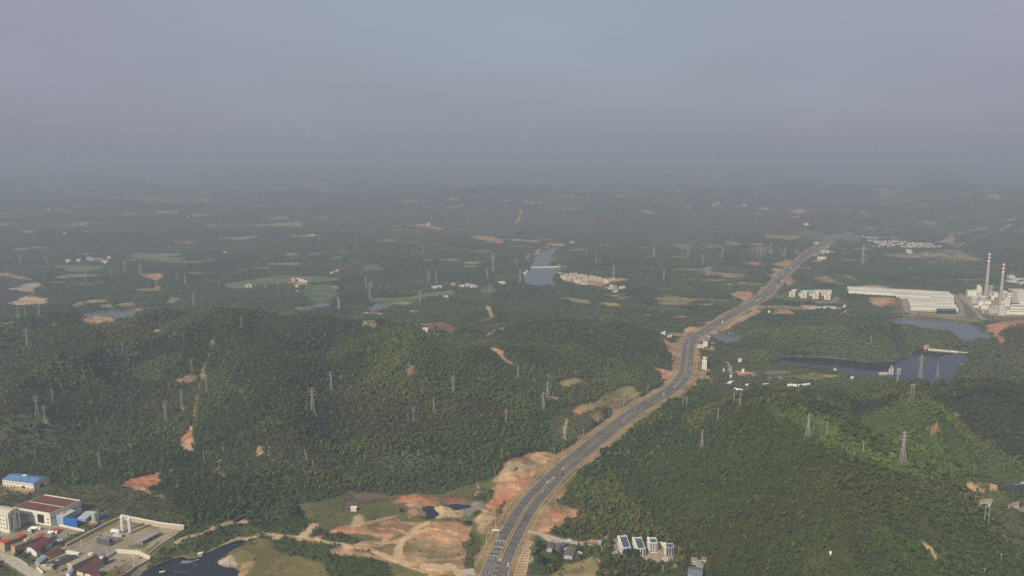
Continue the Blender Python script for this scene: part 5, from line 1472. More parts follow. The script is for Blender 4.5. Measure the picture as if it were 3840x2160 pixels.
building("pump_hut", "small white pump hut on the sandy spit of the dark quarry pond", "hut", "A 2065,1248 2112,1245 2122,1225", h=3, roof='flat', wall=WHITE, roofm=WHITP, wins=[(0, 2, 1, 1.0, 1.0, .3, .8)])
p = on_plane(px("A 1690,1410"), .5)[0]; rt = empty("boat", (p[0], p[1], .55), "little white boat on the dark quarry pond", "boat"); rt.rotation_euler = (0, 0, .2)
bm = bmesh.new(); a = [bm.verts.new(v) for v in ((-1.9, -.5, -.2), (1.2, -.5, -.2), (2.2, 0, 0), (1.2, .5, -.2), (-1.9, .5, -.2))]; b = [bm.verts.new(v) for v in ((-2.2, -.9, .6), (1.4, -.9, .6), (2.9, 0, .75), (1.4, .9, .6), (-2.2, .9, .6))]
for k in range(5): bm.faces.new((a[k], a[(k + 1) % 5], b[(k + 1) % 5], b[k]))
bm.faces.new(a[::-1]); bm.faces.new([bm.verts.new((v.co.x * .95, v.co.y * .9, .4)) for v in b]); finish("hull", bm, WHITP, rt)
bm = bmesh.new(); solid(bm, [(-.6, -.8), (-.2, -.8), (-.2, .8), (-.6, .8)], .5, .6); finish("seat", bm, TANW, rt)
fl = on_plane(px("A 1820,1400 1975,1412 2065,1330 1925,1290"), .5); c = fl.mean(0); rt = empty("floating_pipe_frame", (c[0], c[1], .6), "thin floating pipe frame on the dark quarry pond", "pontoon")
for i in range(4):
    bm = bmesh.new(); a, b = fl[i] - c, fl[(i + 1) % 4] - c; bar(bm, (a[0], a[1], 0), (b[0], b[1], 0), .13); finish("pipe", bm, mat("pipe_grey", (.16, .16, .17), .7), rt)
c = on_plane(px("A 1940,1305"), .5)[0]; rt = empty("raft", (c[0], c[1], .6), "grey raft moored by the sandy spit of the quarry pond", "raft")
bm = bmesh.new(); solid(bm, [(-4, -2), (4, -2), (4, 2), (-4, 2)], -.2, .35); finish("deck", bm, mat("raft_deck", (.2, .19, .18), .8), rt)
bm = bmesh.new(); solid(bm, [(4, .5), (10, 5), (10.5, 4), (4, -.5)], .35, .5); finish("gangway", bm, STEEL, rt)
# ------------------------------------------------------------------ power station
PW = mat("plant_wall", (.72, .69, .58), .75, .08, .06)
PG = mat("plant_grey", (.44, .43, .40), .75, .1, .06)
BANDW = mat("louvre_band", (.10, .10, .10), .7, .2, .1)
def plant(label, spec, top, name="plant_building", roof='parapet', wall=None, roofm=None, wins=(), cat="plant building", depth=14, **k):
    return building(name, label, cat, spec, top=top, roof=roof, wall=wall or PW, roofm=roofm or CREAMR, wins=wins, depth=depth, group="power station buildings", **k)
def chimney(label, spec, top, r0, r1, fr):
    p = one(spec); t = TILES['P']; h = float(z_for(p[0], p[1], t[1] + top * t[2]) - p[2])
    rt = empty("chimney", p, label, "chimney", "power station chimneys")
    rr = lambda z: r0 + (r1 - r0) * z / h
    bands = [0] + [h * f for f in fr] + [h]
    for i, (z0, z1) in enumerate(zip(bands, bands[1:])):
        nm, mm = ("shaft", CHIMN) if i == 0 else (("white_band", WHITP) if i % 2 == 1 else ("red_band", REDP))
        bm = bmesh.new(); ring_mesh(bm, [(rr(z0), z0 - (2 if i == 0 else 0)), (rr(z1), z1)], 24, caps=(i == 0)); finish(nm, bm, mm, rt)
    for f in (.30, .62):
        bm = bmesh.new(); z = h * f; ring_mesh(bm, [(rr(z) + .05, z - .5), (rr(z) + .55, z), (rr(z) + .55, z + .5), (rr(z), z + .6)], 24); finish("gallery", bm, STEEL, rt)
    bm = bmesh.new(); ring_mesh(bm, [(r1 + .2, h - .6), (r1 + .2, h), (r1 - .5, h + .05), (r1 - .6, h - 1.5)], 24, caps=False); finish("rim", bm, DSTEEL, rt)
    CLEAR.append((p[0], p[1], 8))
chimney("taller red and white banded chimney, the left of the pair", "P 1092,895", 185, 4.7, 2.3, (.775, .815, .85, .885, .92, .955))
chimney("shorter red and white banded chimney, the right of the pair", "P 1322,1015", 348, 4.3, 2.1, (.745, .785, .825, .865, .91, .955))
plant("white block at the far left of the power station", "P 800,905 937,912", 822, wins=[(0, 1, 1, 15, 1.6, .05, .2, "louvre", BANDW)], depth=22)
plant("stepped white block left of the taller chimney", "P 912,905 1022,908", 812, wins=[(0, 4, 4, 2.2, 1.8, .05, .8)], depth=16)
plant("round-topped white tower behind the stepped block", "P 947,880 996,882", 733, name="plant_tower", depth=8, roof='arch0', rise=2, cat="tower")
plant("narrow white tower to the right of the round-topped one", "P 998,880 1026,882", 757, name="plant_tower", depth=6, roof='arch0', rise=1.2, cat="tower")
plant("grey framed boiler tower between the two chimneys", "P 1142,892 1204,894", 735, name="boiler_tower", wall=PG, depth=10, wins=[(0, 2, 4, 2.6, 2.4, .45, .95)], cat="tower")
plant("white slab block below the framed boiler tower", "P 1118,885 1190,888", 816, depth=12)
plant("small white building between the chimneys", "P 1180,952 1226,955", 902, depth=8)
plant("sloping white conveyor block left of the shorter chimney", "P 1222,915 1288,918", 852, depth=14, roof='shed0', rise=2)
plant("white boxy block in front of the left storage tank", "P 975,1052 1062,1056", 992, depth=12)
plant("long low white building between the chimneys' feet", "P 1080,1020 1176,1024", 985, depth=9)
plant("white office block at the front left of the power station", "P 1016,1120 1140,1122 1172,1088", 1048, wins=[(0, 8, 1, 1.4, 1.4, .0, .3)])
plant("grey-white workshop with dark base openings at the front", "P 1145,1192 1290,1196 1312,1162", 1085, wall=PG, wins=[(0, 8, 1, 1.8, 2.0, .0, .25), (0, 1, 1, 17, .8, .88, .97, "louvre", BANDW)])
plant("slim white stair tower beside the grey workshop", "P 1300,1198 1326,1200", 1060, name="stair_tower", depth=5, wins=[(0, 1, 7, 1.6, 1.0, .05, .95)], cat="tower")
plant("tall white scrubber tower with many ledges at the front", "P 1332,1202 1400,1204", 985, name="scrubber_tower", depth=8, wins=[(0, 2, 8, 2.8, 1.1, .05, .95)], cat="tower")
plant("square white block behind the scrubber tower", "P 1384,1062 1476,1064 1500,1036", 935, wins=[(0, 1, 2, 8, .7, .2, .9, "louvre", BANDW)])
plant("white boiler house right of the shorter chimney", "P 1345,932 1437,935", 826, depth=18, wins=[(0, 3, 3, 2.5, 1.6, .1, .9)])
plant("long white block with ribbon louvres right of the chimneys", "P 1440,962 1588,966", 860, depth=18, wins=[(0, 1, 2, 17, 1.1, .3, .95, "louvre", BANDW)])
plant("large white turbine block near the right frame edge", "P 1592,1022 1760,1026", 832, depth=26, wins=[(0, 5, 5, 2.5, 1.4, .05, .95)])
plant("white annexe in front of the large turbine block", "P 1632,1062 1780,1066", 986, depth=10)
plant("big white hall at the front right with dark ribbon windows", "P 1472,1186 1780,1196 1800,1150", 1078, wins=[(0, 1, 2, 40, 1.1, .25, .85, "louvre", BANDW)])
plant("lower white wing on the left of the big front hall", "P 1415,1188 1472,1190", 1120, depth=14, roof='shed0', rise=1.5)
plant("low building with a dark roof behind the big front hall", "P 1505,1062 1628,1064", 1022, depth=12, roofm=DARKR, roof='flat', wall=PG)
plant("small white shed between the left tanks and the front office", "P 905,1075 985,1078", 1052, depth=5, roof='flat')
plant("little white hut in front of the office block", "P 1042,1172 1068,1174", 1150, depth=4, roof='flat')
for spec, top, r, lb in (("P 905,1008", 915, 8.4, "white storage tank on the left in front of the chimneys"), ("P 1047,985", 900, 8.4, "white storage tank at the foot of the taller chimney")):
    p = one(spec); t = TILES['P']; h = float(z_for(p[0], p[1], t[1] + top * t[2]) - p[2])
    rt = empty("storage_tank", p, lb, "storage tank", "power station storage tanks")
    bm = bmesh.new(); ring_mesh(bm, [(r, -1), (r, h)], 28); finish("tank_body", bm, PG, rt)
    bm = bmesh.new(); ring_mesh(bm, [(r + .15, h), (r * .5, h + .9), (.4, h + 1.2)], 28); finish("tank_roof", bm, WHITP, rt); CLEAR.append((p[0], p[1], 12))
for spec, top, lb in (("P 1470,622 1560,624", 580, "bluish-white hall standing highest beyond the chimneys"), ("P 1445,692 1592,696", 662, "white shed at the front of the far sheds beyond the chimneys"), ("P 1632,722 1760,725", 690, "white shed lowest at the frame edge beyond the chimneys"), ("P 1535,655 1760,660", 630, "long bluish shed roof in the middle of the far sheds")):
    building("far_shed", lb, "shed", spec, top=top, roof='gable0', rise=2.5, wall=PW, roofm=mat("bluish_roof", (.40, .43, .48), .6), depth=20, group="far sheds beyond the chimneys")
p = one("P 1600,815"); rt = empty("coal_rack", p, "row of white slanted frames behind the turbine block", "frame rack", None)
for k in range(8):
    bm = bmesh.new(); bar(bm, (-16 + k * 5, -3, 0), (-20 + k * 5, 6, 6), .45); bar(bm, (-20 + k * 5, 6, 0), (-20 + k * 5, 6, 6), .3); finish("frame", bm, WHITP, rt)
# ------------------------------------------------------------------ warehouses and the four works blocks
SHR = mat("pale_sheet_roof", (.64, .61, .51), .65, .10, .03, stretch=(1, .2, 1))
def ware(label, spec, top, wins=(), extras=(), wall=None, roofm=None, **k):
    return building("warehouse", label, "warehouse", spec, top=top, roof=k.get('roof', 'flat'), wall=wall or PW, roofm=roofm or SHR, wins=wins, extras=extras, group="warehouses by the power station", rise=k.get('rise', 1.5))
ware("very long pale warehouse at the back, reaching past the tree belt", "F 395,556 1495,618 1440,566", 590, extras=[("roof_rib", .02, .93, .55, .60, .7, WHITP), ("roof_rib", .0, 1, .0, .012, .5, WHITP)], wins=[(0, 1, 1, 90, 1.2, .6, .8, "louvre", BANDW, (.47, .75))])
ware("low warehouse annexe in front of the long warehouse's middle", "F 895,604 1250,624 1250,604", 592, wins=[(0, 1, 1, 70, 1.2, .2, .7, "louvre", BANDW)])
ware("back bay of the broad triple-bay warehouse", "F 1018,642 1495,658 1490,622", 632, extras=[("roof_rib", .5, 1, .02, .08, .6, WHITP), ("roof_rib", .0, .5, .5, .56, .6, WHITP)], wins=[(0, 1, 1, 60, 1.0, .5, .9, "louvre", BANDW, (.5, 1))])
ware("middle bay of the broad triple-bay warehouse", "F 1032,690 1500,706 1495,660", 675, extras=[("roof_rib", .0, .6, .05, .10, .7, WHITP), ("roof_rib", .6, 1, .45, .5, .7, WHITP)], wins=[(0, 1, 1, 90, 1.0, .3, .9, "louvre", BANDW)])
ware("front bay of the broad triple-bay warehouse with columns below", "F 1045,742 1540,757 1505,708", 720, extras=[("roof_rib", .0, 1, .62, .66, .7, WHITP), ("roof_rib", .0, 1, .0, .04, .6, WHITP)], wins=[(0, 24, 1, 2.0, 2.2, .0, .45)])
building("blue_canopy", "dark blue canopy along the front of the triple-bay warehouse", "canopy", "F 1318,772 1520,775 1512,756", top=742, roof='shed0', rise=1.2, wall=DARKIN, roofm=BLUED)
for i, (spec, top, lb) in enumerate((("G 1445,593 1506,597 1536,570", 543, "leftmost of the four identical cream works blocks"), ("G 1565,606 1628,610 1650,582", 560, "second from the left of the four cream works blocks"),
                                     ("G 1690,614 1752,618 1776,590", 565, "third from the left of the four cream works blocks"), ("G 1812,623 1875,628 1894,602", 573, "rightmost of the four identical cream works blocks"))):
    building("works_block", lb, "works block", spec, top=top, roof='parapet', wall=mat("warm_cream", (.66, .61, .46), .8, .08, .1), roofm=CREAMR, group="four cream works blocks",
             wins=[(0, 2, 6, 1.8, 1.2, .06, .94, "window", GLASS, (.28, .72)), (1, 3, 5, 1.6, 1.2, .1, .9)], extras=[("stair_head", .3, .75, .5, .75, 3.2, WHITE2)])
building("teal_hall", "low hall with a teal arched roof behind the cream works blocks", "hall", "G 1540,584 1690,584 1742,545", top=560, roof='arch0', rise=3, wall=CREAM, roofm=TEAL)
building("cream_hall", "low hall with a cream arched roof right of the teal one", "hall", "G 1700,584 1886,584 1890,552", top=556, roof='arch0', rise=4.5, wall=CREAM, roofm=CREAMR)
for spec, top, lb, rm in (("G 1650,724 1782,720 1790,706", 712, "left blue-white long shed below the cream works blocks", mat("blue_white_roof", (.36, .44, .56), .6)), ("G 1800,716 1942,726 1950,710", 712, "right blue-white long shed below the cream works blocks", mat("blue_white_roof", (.36, .44, .56), .6)),
                          ("G 1932,735 1990,730 1992,712", 716, "red-roofed shed at the end of the blue-white sheds", mat("faded_red_roof", (.34, .13, .10), .7)), ("G 2010,706 2040,708 2042,694", 692, "little white house right of the red-roofed shed", CREAMR)):
    building("low_shed", lb, "shed", spec, top=top, roof='gable0', rise=1.5, wall=PW, roofm=rm, group="low sheds below the works blocks")
for spec, top, lb, dp in (("G 1775,143 1850,143", 122, "pale slab-roofed hall at the far end of the highway", 26), ("G 1740,203 1832,206", 180, "white arcaded toll building beside the far highway", 14), ("G 1545,306 1668,312", 296, "low white roadside shed right of the far highway", 8)):
    building("roadside_hall", lb, "hall", spec, top=top, roof='flat', wall=PW, roofm=CREAMR, depth=dp, wins=[(0, 6, 1, 3.5, 2.2, .05, .7)])
building("tower_house", "tall narrow white house by the bend, with a long grey wing", "house", "G 546,1140 592,1143 622,1082", top=1064, roof='parapet', wall=WHITE, roofm=GREYR, wins=[(0, 2, 6, 1.2, 1.0, .05, .95), (1, 5, 5, 1.4, 1.1, .1, .9)])
building("tower_house", "tall narrow white house nearer the camera on the highway's right", "house", "G 534,1356 584,1362 588,1326", top=1255, roof='parapet', wall=WHITE, roofm=GREYR, wins=[(0, 2, 6, 1.2, 1.0, .05, .95)], extras=[("stair_head", .2, .7, .3, .7, 2.5, WHITE)])
building("roadside_house", "low red-and-white house right of the tall house at the bend", "house", "G 620,1092 680,1090 682,1062", h=4.5, roof='gable0', rise=1.5, wall=WHITE, roofm=MAROON, wins=[(0, 4, 1, 1.3, 1.3, .2, .8)])
building("roadside_house", "low white-walled yard house left of the tall house at the bend", "house", "G 482,1128 545,1130 550,1112", h=4, roof='flat', wall=CREAM, roofm=CREAMR, wins=[(0, 4, 1, 1.3, 1.3, .2, .8)])
building("farmhouse", "grey-white gabled farmhouse left of the highway bend", "house", "G 105,1000 150,1002 152,975", h=5, roof='gable0', rise=2, wall=WHITE, roofm=WHITE2, wins=[(0, 3, 1, 1.3, 1.3, .2, .8)])
building("farmhouse", "long cream farmhouse between the gabled one and the highway bend", "house", "G 168,1020 222,1026 225,1004", h=3.6, roof='gable0', rise=1.5, wall=CREAM, roofm=CREAMR, wins=[(0, 3, 1, 1.3, 1.3, .2, .8)])
for spec, lb, h, rm in (("N 872,532 902,536 946,506", "bright white barn with a gabled roof in the right-hand valley", 4, WHITP), ("N 945,582 1042,598 1045,580", "long white-eaved red shed at the edge of the wood", 2.6, WHITP),
                        ("N 1482,553 1576,556 1578,532", "left of the two long bright white sheds", 3.4, WHITP), ("N 1592,548 1708,534 1705,520", "right of the two long bright white sheds", 3.0, WHITP),
                        ("N 1060,542 1086,540 1088,530", "small white house between the barn and the long sheds", 3, WHITP), ("N 985,292 1022,294 1024,276", "white-roofed house near the tip of the reservoir", 4, CREAMR), ("N 905,450 922,450 924,442", "tiny white hut behind the gabled barn", 3, WHITP),
                        ("N 1240,532 1310,534 1312,520", "thin grey-white shed by the small grey pond", 2.5, CREAMR), ("N 2118,468 2148,466 2150,456", "white hut on the wooded crest beside the reservoir", 3, WHITP), ("N 835,388 848,388 849,380", "tiny white hut by the grey lane", 3, WHITP), ("N 1025,388 1048,388 1049,380", "white shed at the top of the bare orange plot", 3, WHITP)):
    building("valley_house", lb, "house", spec, h=h, roof='gable0', rise=1.2, wall=WHITE, roofm=rm, group="houses in the right-hand valley")
building("quarry_plant", "cream plant building on the reservoir shore", "plant building", "O 1112,440 1200,440 1206,424", top=408, roof='flat', wall=CREAM, roofm=CREAMR, wins=[(0, 4, 2, 1.5, 1.2, .1, .9)])
bt = building("batching_tower", "tall blue-white batching tower on the reservoir shore", "tower", "O 1212,434 1258,436 1264,424", top=368, roof='flat', wall=mat("bluish_white", (.44, .50, .56), .6), roofm=CREAMR, wins=[(0, 1, 3, 3, 1.0, .3, .95)], extras=[("top_frame", .2, .8, .2, .8, 5, mat("rust_frame", (.40, .24, .16), .8)), ("antenna", .48, .54, .45, .55, 9, STEEL)])
building("batching_tower", "shorter grey frame tower beside the blue-white batching tower", "tower", "O 1294,438 1330,439 1334,428", top=366, roof='flat', wall=PG, roofm=CREAMR, wins=[(0, 2, 4, 1.8, 1.6, .05, .9)])
building("pump_house", "small pump house at the left end of the pale dam", "hut", "O 1568,168 1600,172 1606,150", top=132, roof='flat', wall=mat("rust_plaster", (.42, .28, .18), .8), roofm=CREAMR)
def dam(label, spec, zt, wd, name="dam"):
    P = on_plane(px(spec), zt); c = P.mean(0); rt = empty(name, (c[0], c[1], zt), label, "dam")
    bm = bmesh.new(); q = P - c
    for a, b in zip(q, q[1:]):
        e = (b - a) / np.hypot(*(b - a)); nn = np.array([-e[1], e[0]])
        v = [bm.verts.new((*(p + nn * s_), z_)) for p in (a, b) for s_, z_ in ((-wd * 1.6, -5), (-wd * .5, 1.6), (wd * .5, 1.6), (wd * 1.6, -5))]
        for k in range(3): bm.faces.new((v[k], v[k + 1], v[k + 5], v[k + 4]))
        bm.faces.new(v[:4]); bm.faces.new(v[4:])
    finish("embankment", bm, mat("dam_concrete", (.56, .50, .38), .85), rt)
    bm = bmesh.new()
    for a, b in zip(q, q[1:]):
        e = (b - a) / np.hypot(*(b - a)); nn = np.array([-e[1], e[0]]) * wd * .5
        bar(bm, (*(a - nn), 2.1), (*(b - nn), 2.1), .25)
    finish("railing", bm, CONC, rt)
dam("pale straight dam between the reservoir and the upper pools", "F 1225,1142 1640,1178", 4.5, 5)
dam("thin pale weir across the river reach", "K 758,408 1062,401", 6.5, 7, "weir")
p = on_plane(px("N 1962,368"), 4)[0]; rt = empty("boat", (p[0], p[1], 4.05), "small white boat alone on the reservoir", "boat")
bm = bmesh.new(); solid(bm, [(-3, -1.2), (2, -1.2), (3.6, 0), (2, 1.2), (-3, 1.2)], -.2, .9); finish("hull", bm, WHITP, rt)
bm = bmesh.new(); solid(bm, [(-1.6, -.9), (.6, -.9), (.6, .9), (-1.6, .9)], .9, 2.4); finish("cabin", bm, WHITP, rt)
p = one("G 1240,765"); rt = empty("water_tank", p, "gleaming white round tank alone at the wood's edge below the works blocks", "tank")
bm = bmesh.new(); ring_mesh(bm, [(3.4, -1), (3.4, 4), (2.2, 5.4), (.4, 6)], 18); finish("tank_body", bm, WHITP, rt); CLEAR.append((p[0], p[1], 9))

# ------------------------------------------------------------------ houses of the far villages: one mesh each, walls and roof
def house_mesh(nm, L, Dp, h, rise, wm_, rm_):
    bm = bmesh.new(); q = [(-L / 2, -Dp / 2), (L / 2, -Dp / 2), (L / 2, Dp / 2), (-L / 2, Dp / 2)]
    solid(bm, q, -3, h); gable_walls(bm, q, h, 'gable0', rise); nf = len(bm.faces)
    rb = roof_parts(q, h + .05, 'gable0', rise, .5); tmp = bpy.data.meshes.new("t"); rb.to_mesh(tmp); rb.free(); bm.from_mesh(tmp); bpy.data.meshes.remove(tmp)
    bm.faces.ensure_lookup_table()
    for f in bm.faces[nf:]: f.material_index = 1
    for k in range(4):
        for z in (.9, 3.9)[:1 if h < 5 else 2]:
            n0 = len(bm.faces); x_ = -L / 2 + (k + .5) * L / 4
            solid(bm, [(x_ - .6, -Dp / 2 - .06), (x_ + .6, -Dp / 2 - .06), (x_ + .6, -Dp / 2 + .1), (x_ - .6, -Dp / 2 + .1)], z, z + 1.4)
            bm.faces.ensure_lookup_table()
            for f in bm.faces[n0:]: f.material_index = 2
    me = bpy.data.meshes.new(nm); bm.to_mesh(me); bm.free()
    for m_ in (wm_, rm_, GLASS): me.materials.append(m_)
    return me
HW = mat("house_white", (.70, .68, .62), .8, .06)
HM = [house_mesh("house", 11, 9, 6.5, 2.2, HW, mat("house_roof_grey", (.30, .27, .25), .8, .2)), house_mesh("house", 13, 8, 5, 2.0, HW, mat("house_roof_brown", (.30, .17, .12), .8, .2)),
      house_mesh("house", 12, 10, 7, 1.2, HW, mat("house_roof_pale", (.58, .55, .50), .8, .1)), house_mesh("house", 12, 10, 10, 1.5, mat("house_tan", (.56, .42, .27), .85, .1), mat("house_roof_tan", (.44, .35, .26), .8, .1)),
      house_mesh("house", 12, 9, 6, 2.4, HW, mat("house_roof_red", (.42, .11, .07), .8, .1))]
rg = random.Random(5)
def houses(label, group, pts, kinds, s=1.0, rot=.5):
    for q in at(px(pts)):
        o = bpy.data.objects.new("house", HM[rg.choice(kinds)]); COL.objects.link(o)
        o.location = q; o.rotation_euler = (0, 0, rg.uniform(-rot, rot)); k = s * rg.uniform(.85, 1.15); o.scale = (k, k, k)
        tag(o, label, "house", group); CLEAR.append((q[0], q[1], 9 * s))
def rows(tile, defs):
    r = tile
    for x0, x1, y0, y1, n in defs:
        for i in range(n):
            f = (i + .5) / n; r += f" {x0 + (x1 - x0) * f + rg.uniform(-4, 4):.0f},{y0 + (y1 - y0) * f + rg.uniform(-2.5, 2.5):.0f}"
    return r
houses("little white house in the dense village below the far brown slope", "houses of the far white village", rows("X", [(1350, 1470, 580, 596, 6), (1395, 1500, 612, 618, 4), (1440, 1680, 632, 605, 9), (1480, 1660, 642, 640, 8), (1560, 1720, 628, 618, 6), (1430, 1600, 660, 652, 5), (1640, 1900, 655, 662, 10), (1680, 1960, 642, 655, 12), (1700, 1890, 632, 640, 7), (1570, 1640, 600, 600, 3)]), (0, 2, 1, 0, 1), .8)
houses("white house on its own below the far white village", "pair below the far village", "X 1700,694 1714,704", (2, 0), 1.3)
houses("tan terraced house in the rows beside the river reach", "tan houses by the river reach", rows("K", [(1080, 1240, 520, 496, 7), (1100, 1330, 535, 515, 9), (1150, 1400, 552, 528, 9), (1230, 1380, 568, 552, 6), (1400, 1480, 538, 548, 3), (1500, 1620, 560, 556, 4)]), (3, 3, 3, 2), .95, .12)
houses("white house in the hamlet right of the tan terraced rows", "hamlet right of the tan rows", "K 1545,625 1590,612 1605,605 1600,628 1622,618 1640,652 1580,640 1625,660", (0, 1, 2, 4), 0.86)
houses("lone white house right of the tan-rows hamlet", "lone house", "K 1698,632", (2,), 0.94)
houses("white shed below the tan terraced rows", "white sheds below tan rows", "K 1300,592 1330,592", (2,), 0.78, .1)
houses("white house in the hamlet left of the river, among trees", "hamlet left of the river", "J 1948,486 1965,492 1985,484 2012,482 2005,490", (2, 0), 0.78)
houses("brick-red roofed house between the two hamlets left of the river", "red-roofed house", "J 2152,462", (4,), 0.94)
houses("pale house in the larger hamlet beside the river's left bank", "hamlet beside the river's left bank", "J 2225,468 2245,474 2270,472 2295,478 2310,472 2345,482 2378,482 2330,466 2290,462", (0, 2, 1), 0.86)
houses("white house on the bare lane above the pink clearing", "house above the pink clearing", "J 2072,588", (2,), 1.01)
houses("bright white shed on the saddle behind the left hill", "shed behind the left hill", "J 1866,918", (2,), 0.78, .1)
houses("white house left of the bright green field", "houses left of the bright green field", "J 70,474 92,466 112,472", (2, 0), 0.94)
houses("white hut at the corner of the bright green field", "hut by the green field", "J 574,478", (2,), .7)
houses("house with a red-brown roof behind the bright green field", "houses behind the bright green field", "J 932,345 945,332 985,322 998,318", (4, 1), 0.94)
houses("long pale shed on the bare ground above the bright green field", "sheds above the green field", "J 540,418 585,412 620,422 660,430", (2, 3), 0.94, .1)
houses("white house on the riverbank by the weir", "houses by the weir", "K 722,480 738,458 1070,484", (2,), .9)
houses("white house by the lane between hamlet and river", "houses by the lane", "K 480,578 500,582", (2,), .9)
houses("white house at the head of the river reach", "house at the river head", "K 1198,168", (2,), 1.01)
houses("white house in the hamlet at the far left", "hamlet at the far left", "I 698,232 800,214 905,205 932,212 968,206 1005,214 1035,222 1072,238 1050,228 1108,192", (2, 0, 1), 1.35)
houses("hazy white building in the left distance", "hazy buildings in the left distance", "U 495,562 640,548 670,548 1420,441 2360,570 1700,708 370,375", (0, 1), 1.09, .2)
houses("long white building on the far pale track", "building on the far track", "V 658,492 664,492", (0,), 1.5, .1)
houses("hazy white building in the right distance", "hazy buildings in the right distance", "X 465,347 930,490 1005,632", (0, 1), 1.5, .2)

# ------------------------------------------------------------------ lattice pylons
PYL = mat("galvanised_steel", (.34, .34, .33), .55, .12, .3)
def pylon_parts(h, arms, thick=1.0, wide=.135):
    """four legs, their bracing, and the arms"""
    w0 = h * wide / 2; hw = h * .66; w1 = h * .022; r = .09 * thick
    half = lambda z: w0 + (w1 - w0) * min(z / hw, 1)
    P = []
    for sx, sy in ((-1, -1), (1, -1), (1, 1), (-1, 1)):
        bm = bmesh.new(); bar(bm, (sx * w0, sy * w0, -3), (sx * w1, sy * w1, hw), r); bar(bm, (sx * w1, sy * w1, hw), (sx * w1 * .6, sy * w1 * .6, h), r * .9); P.append(("leg", bm))
    bm = bmesh.new(); zs = [0]; step = h * .13
    while zs[-1] < h * .97: zs.append(min(zs[-1] + step, h)); step *= .86; step = max(step, h * .04)
    for z0, z1 in zip(zs, zs[1:]):
        a, b = (half(z0), half(z1)) if z0 < hw else (w1 * .85, w1 * .75)
        cs = ((-1, -1), (1, -1), (1, 1), (-1, 1))
        for i in range(4):
            p, q = cs[i], cs[(i + 1) % 4]
            bar(bm, (p[0] * a, p[1] * a, z0), (q[0] * b, q[1] * b, z1), r * .55); bar(bm, (q[0] * a, q[1] * a, z0), (p[0] * b, p[1] * b, z1), r * .55)
            bar(bm, (p[0] * b, p[1] * b, z1), (q[0] * b, q[1] * b, z1), r * .55)
    P.append(("bracing", bm))
    for z, ln in arms:
        bm = bmesh.new(); z *= h; L = ln * h
        for s_ in (-1, 1):
            for y_ in (-1, 1):
                bar(bm, (s_ * w1, y_ * w1, z), (s_ * L, 0, z + .2), r * .7); bar(bm, (s_ * w1, y_ * w1, z + h * .035), (s_ * L, 0, z + .3), r * .6)
            bar(bm, (s_ * L, 0, z), (s_ * L, 0, z - h * .05), r * .5)
        P.append(("cross_arm", bm))
    return P
def make_pylon(h, arms, **k):
    rt = bpy.data.objects.new("pylon", None); COL.objects.link(rt)
    for nm, bm in pylon_parts(h, arms, **k): finish(nm, bm, PYL, rt)
    return rt
PROTOS = {'n': make_pylon(30., ((.70, .12), (.80, .15), (.90, .11))), 'w': make_pylon(30., ((.72, .14), (.84, .18), (.95, .10)), wide=.17, thick=1.2),
          'f': make_pylon(30., ((.70, .13), (.80, .17), (.90, .12)), thick=1.5), 't': make_pylon(30., ((.88, .24),), wide=.2, thick=1.2)}
used = {k: False for k in PROTOS}
def pylon(spec, label, kind='n', group=None, rot=None):
    """spec: tile x,top x,base"""
    P = px(spec); p = at(P[1:2])[0]; h = max(float(z_for(p[0], p[1], P[0][1]) - p[2]), 9.0)
    src = PROTOS[kind]
    if not used[kind]: o = src; used[kind] = True
    else: o = copy_tree(src)
    s_ = h / 30.0; o.location = p; o.scale = (s_, s_, s_); o.rotation_euler = (0, 0, rg.uniform(.1, .9) if rot is None else rot)
    tag(o, label, "pylon", group); CLEAR.append((p[0], p[1], 4))
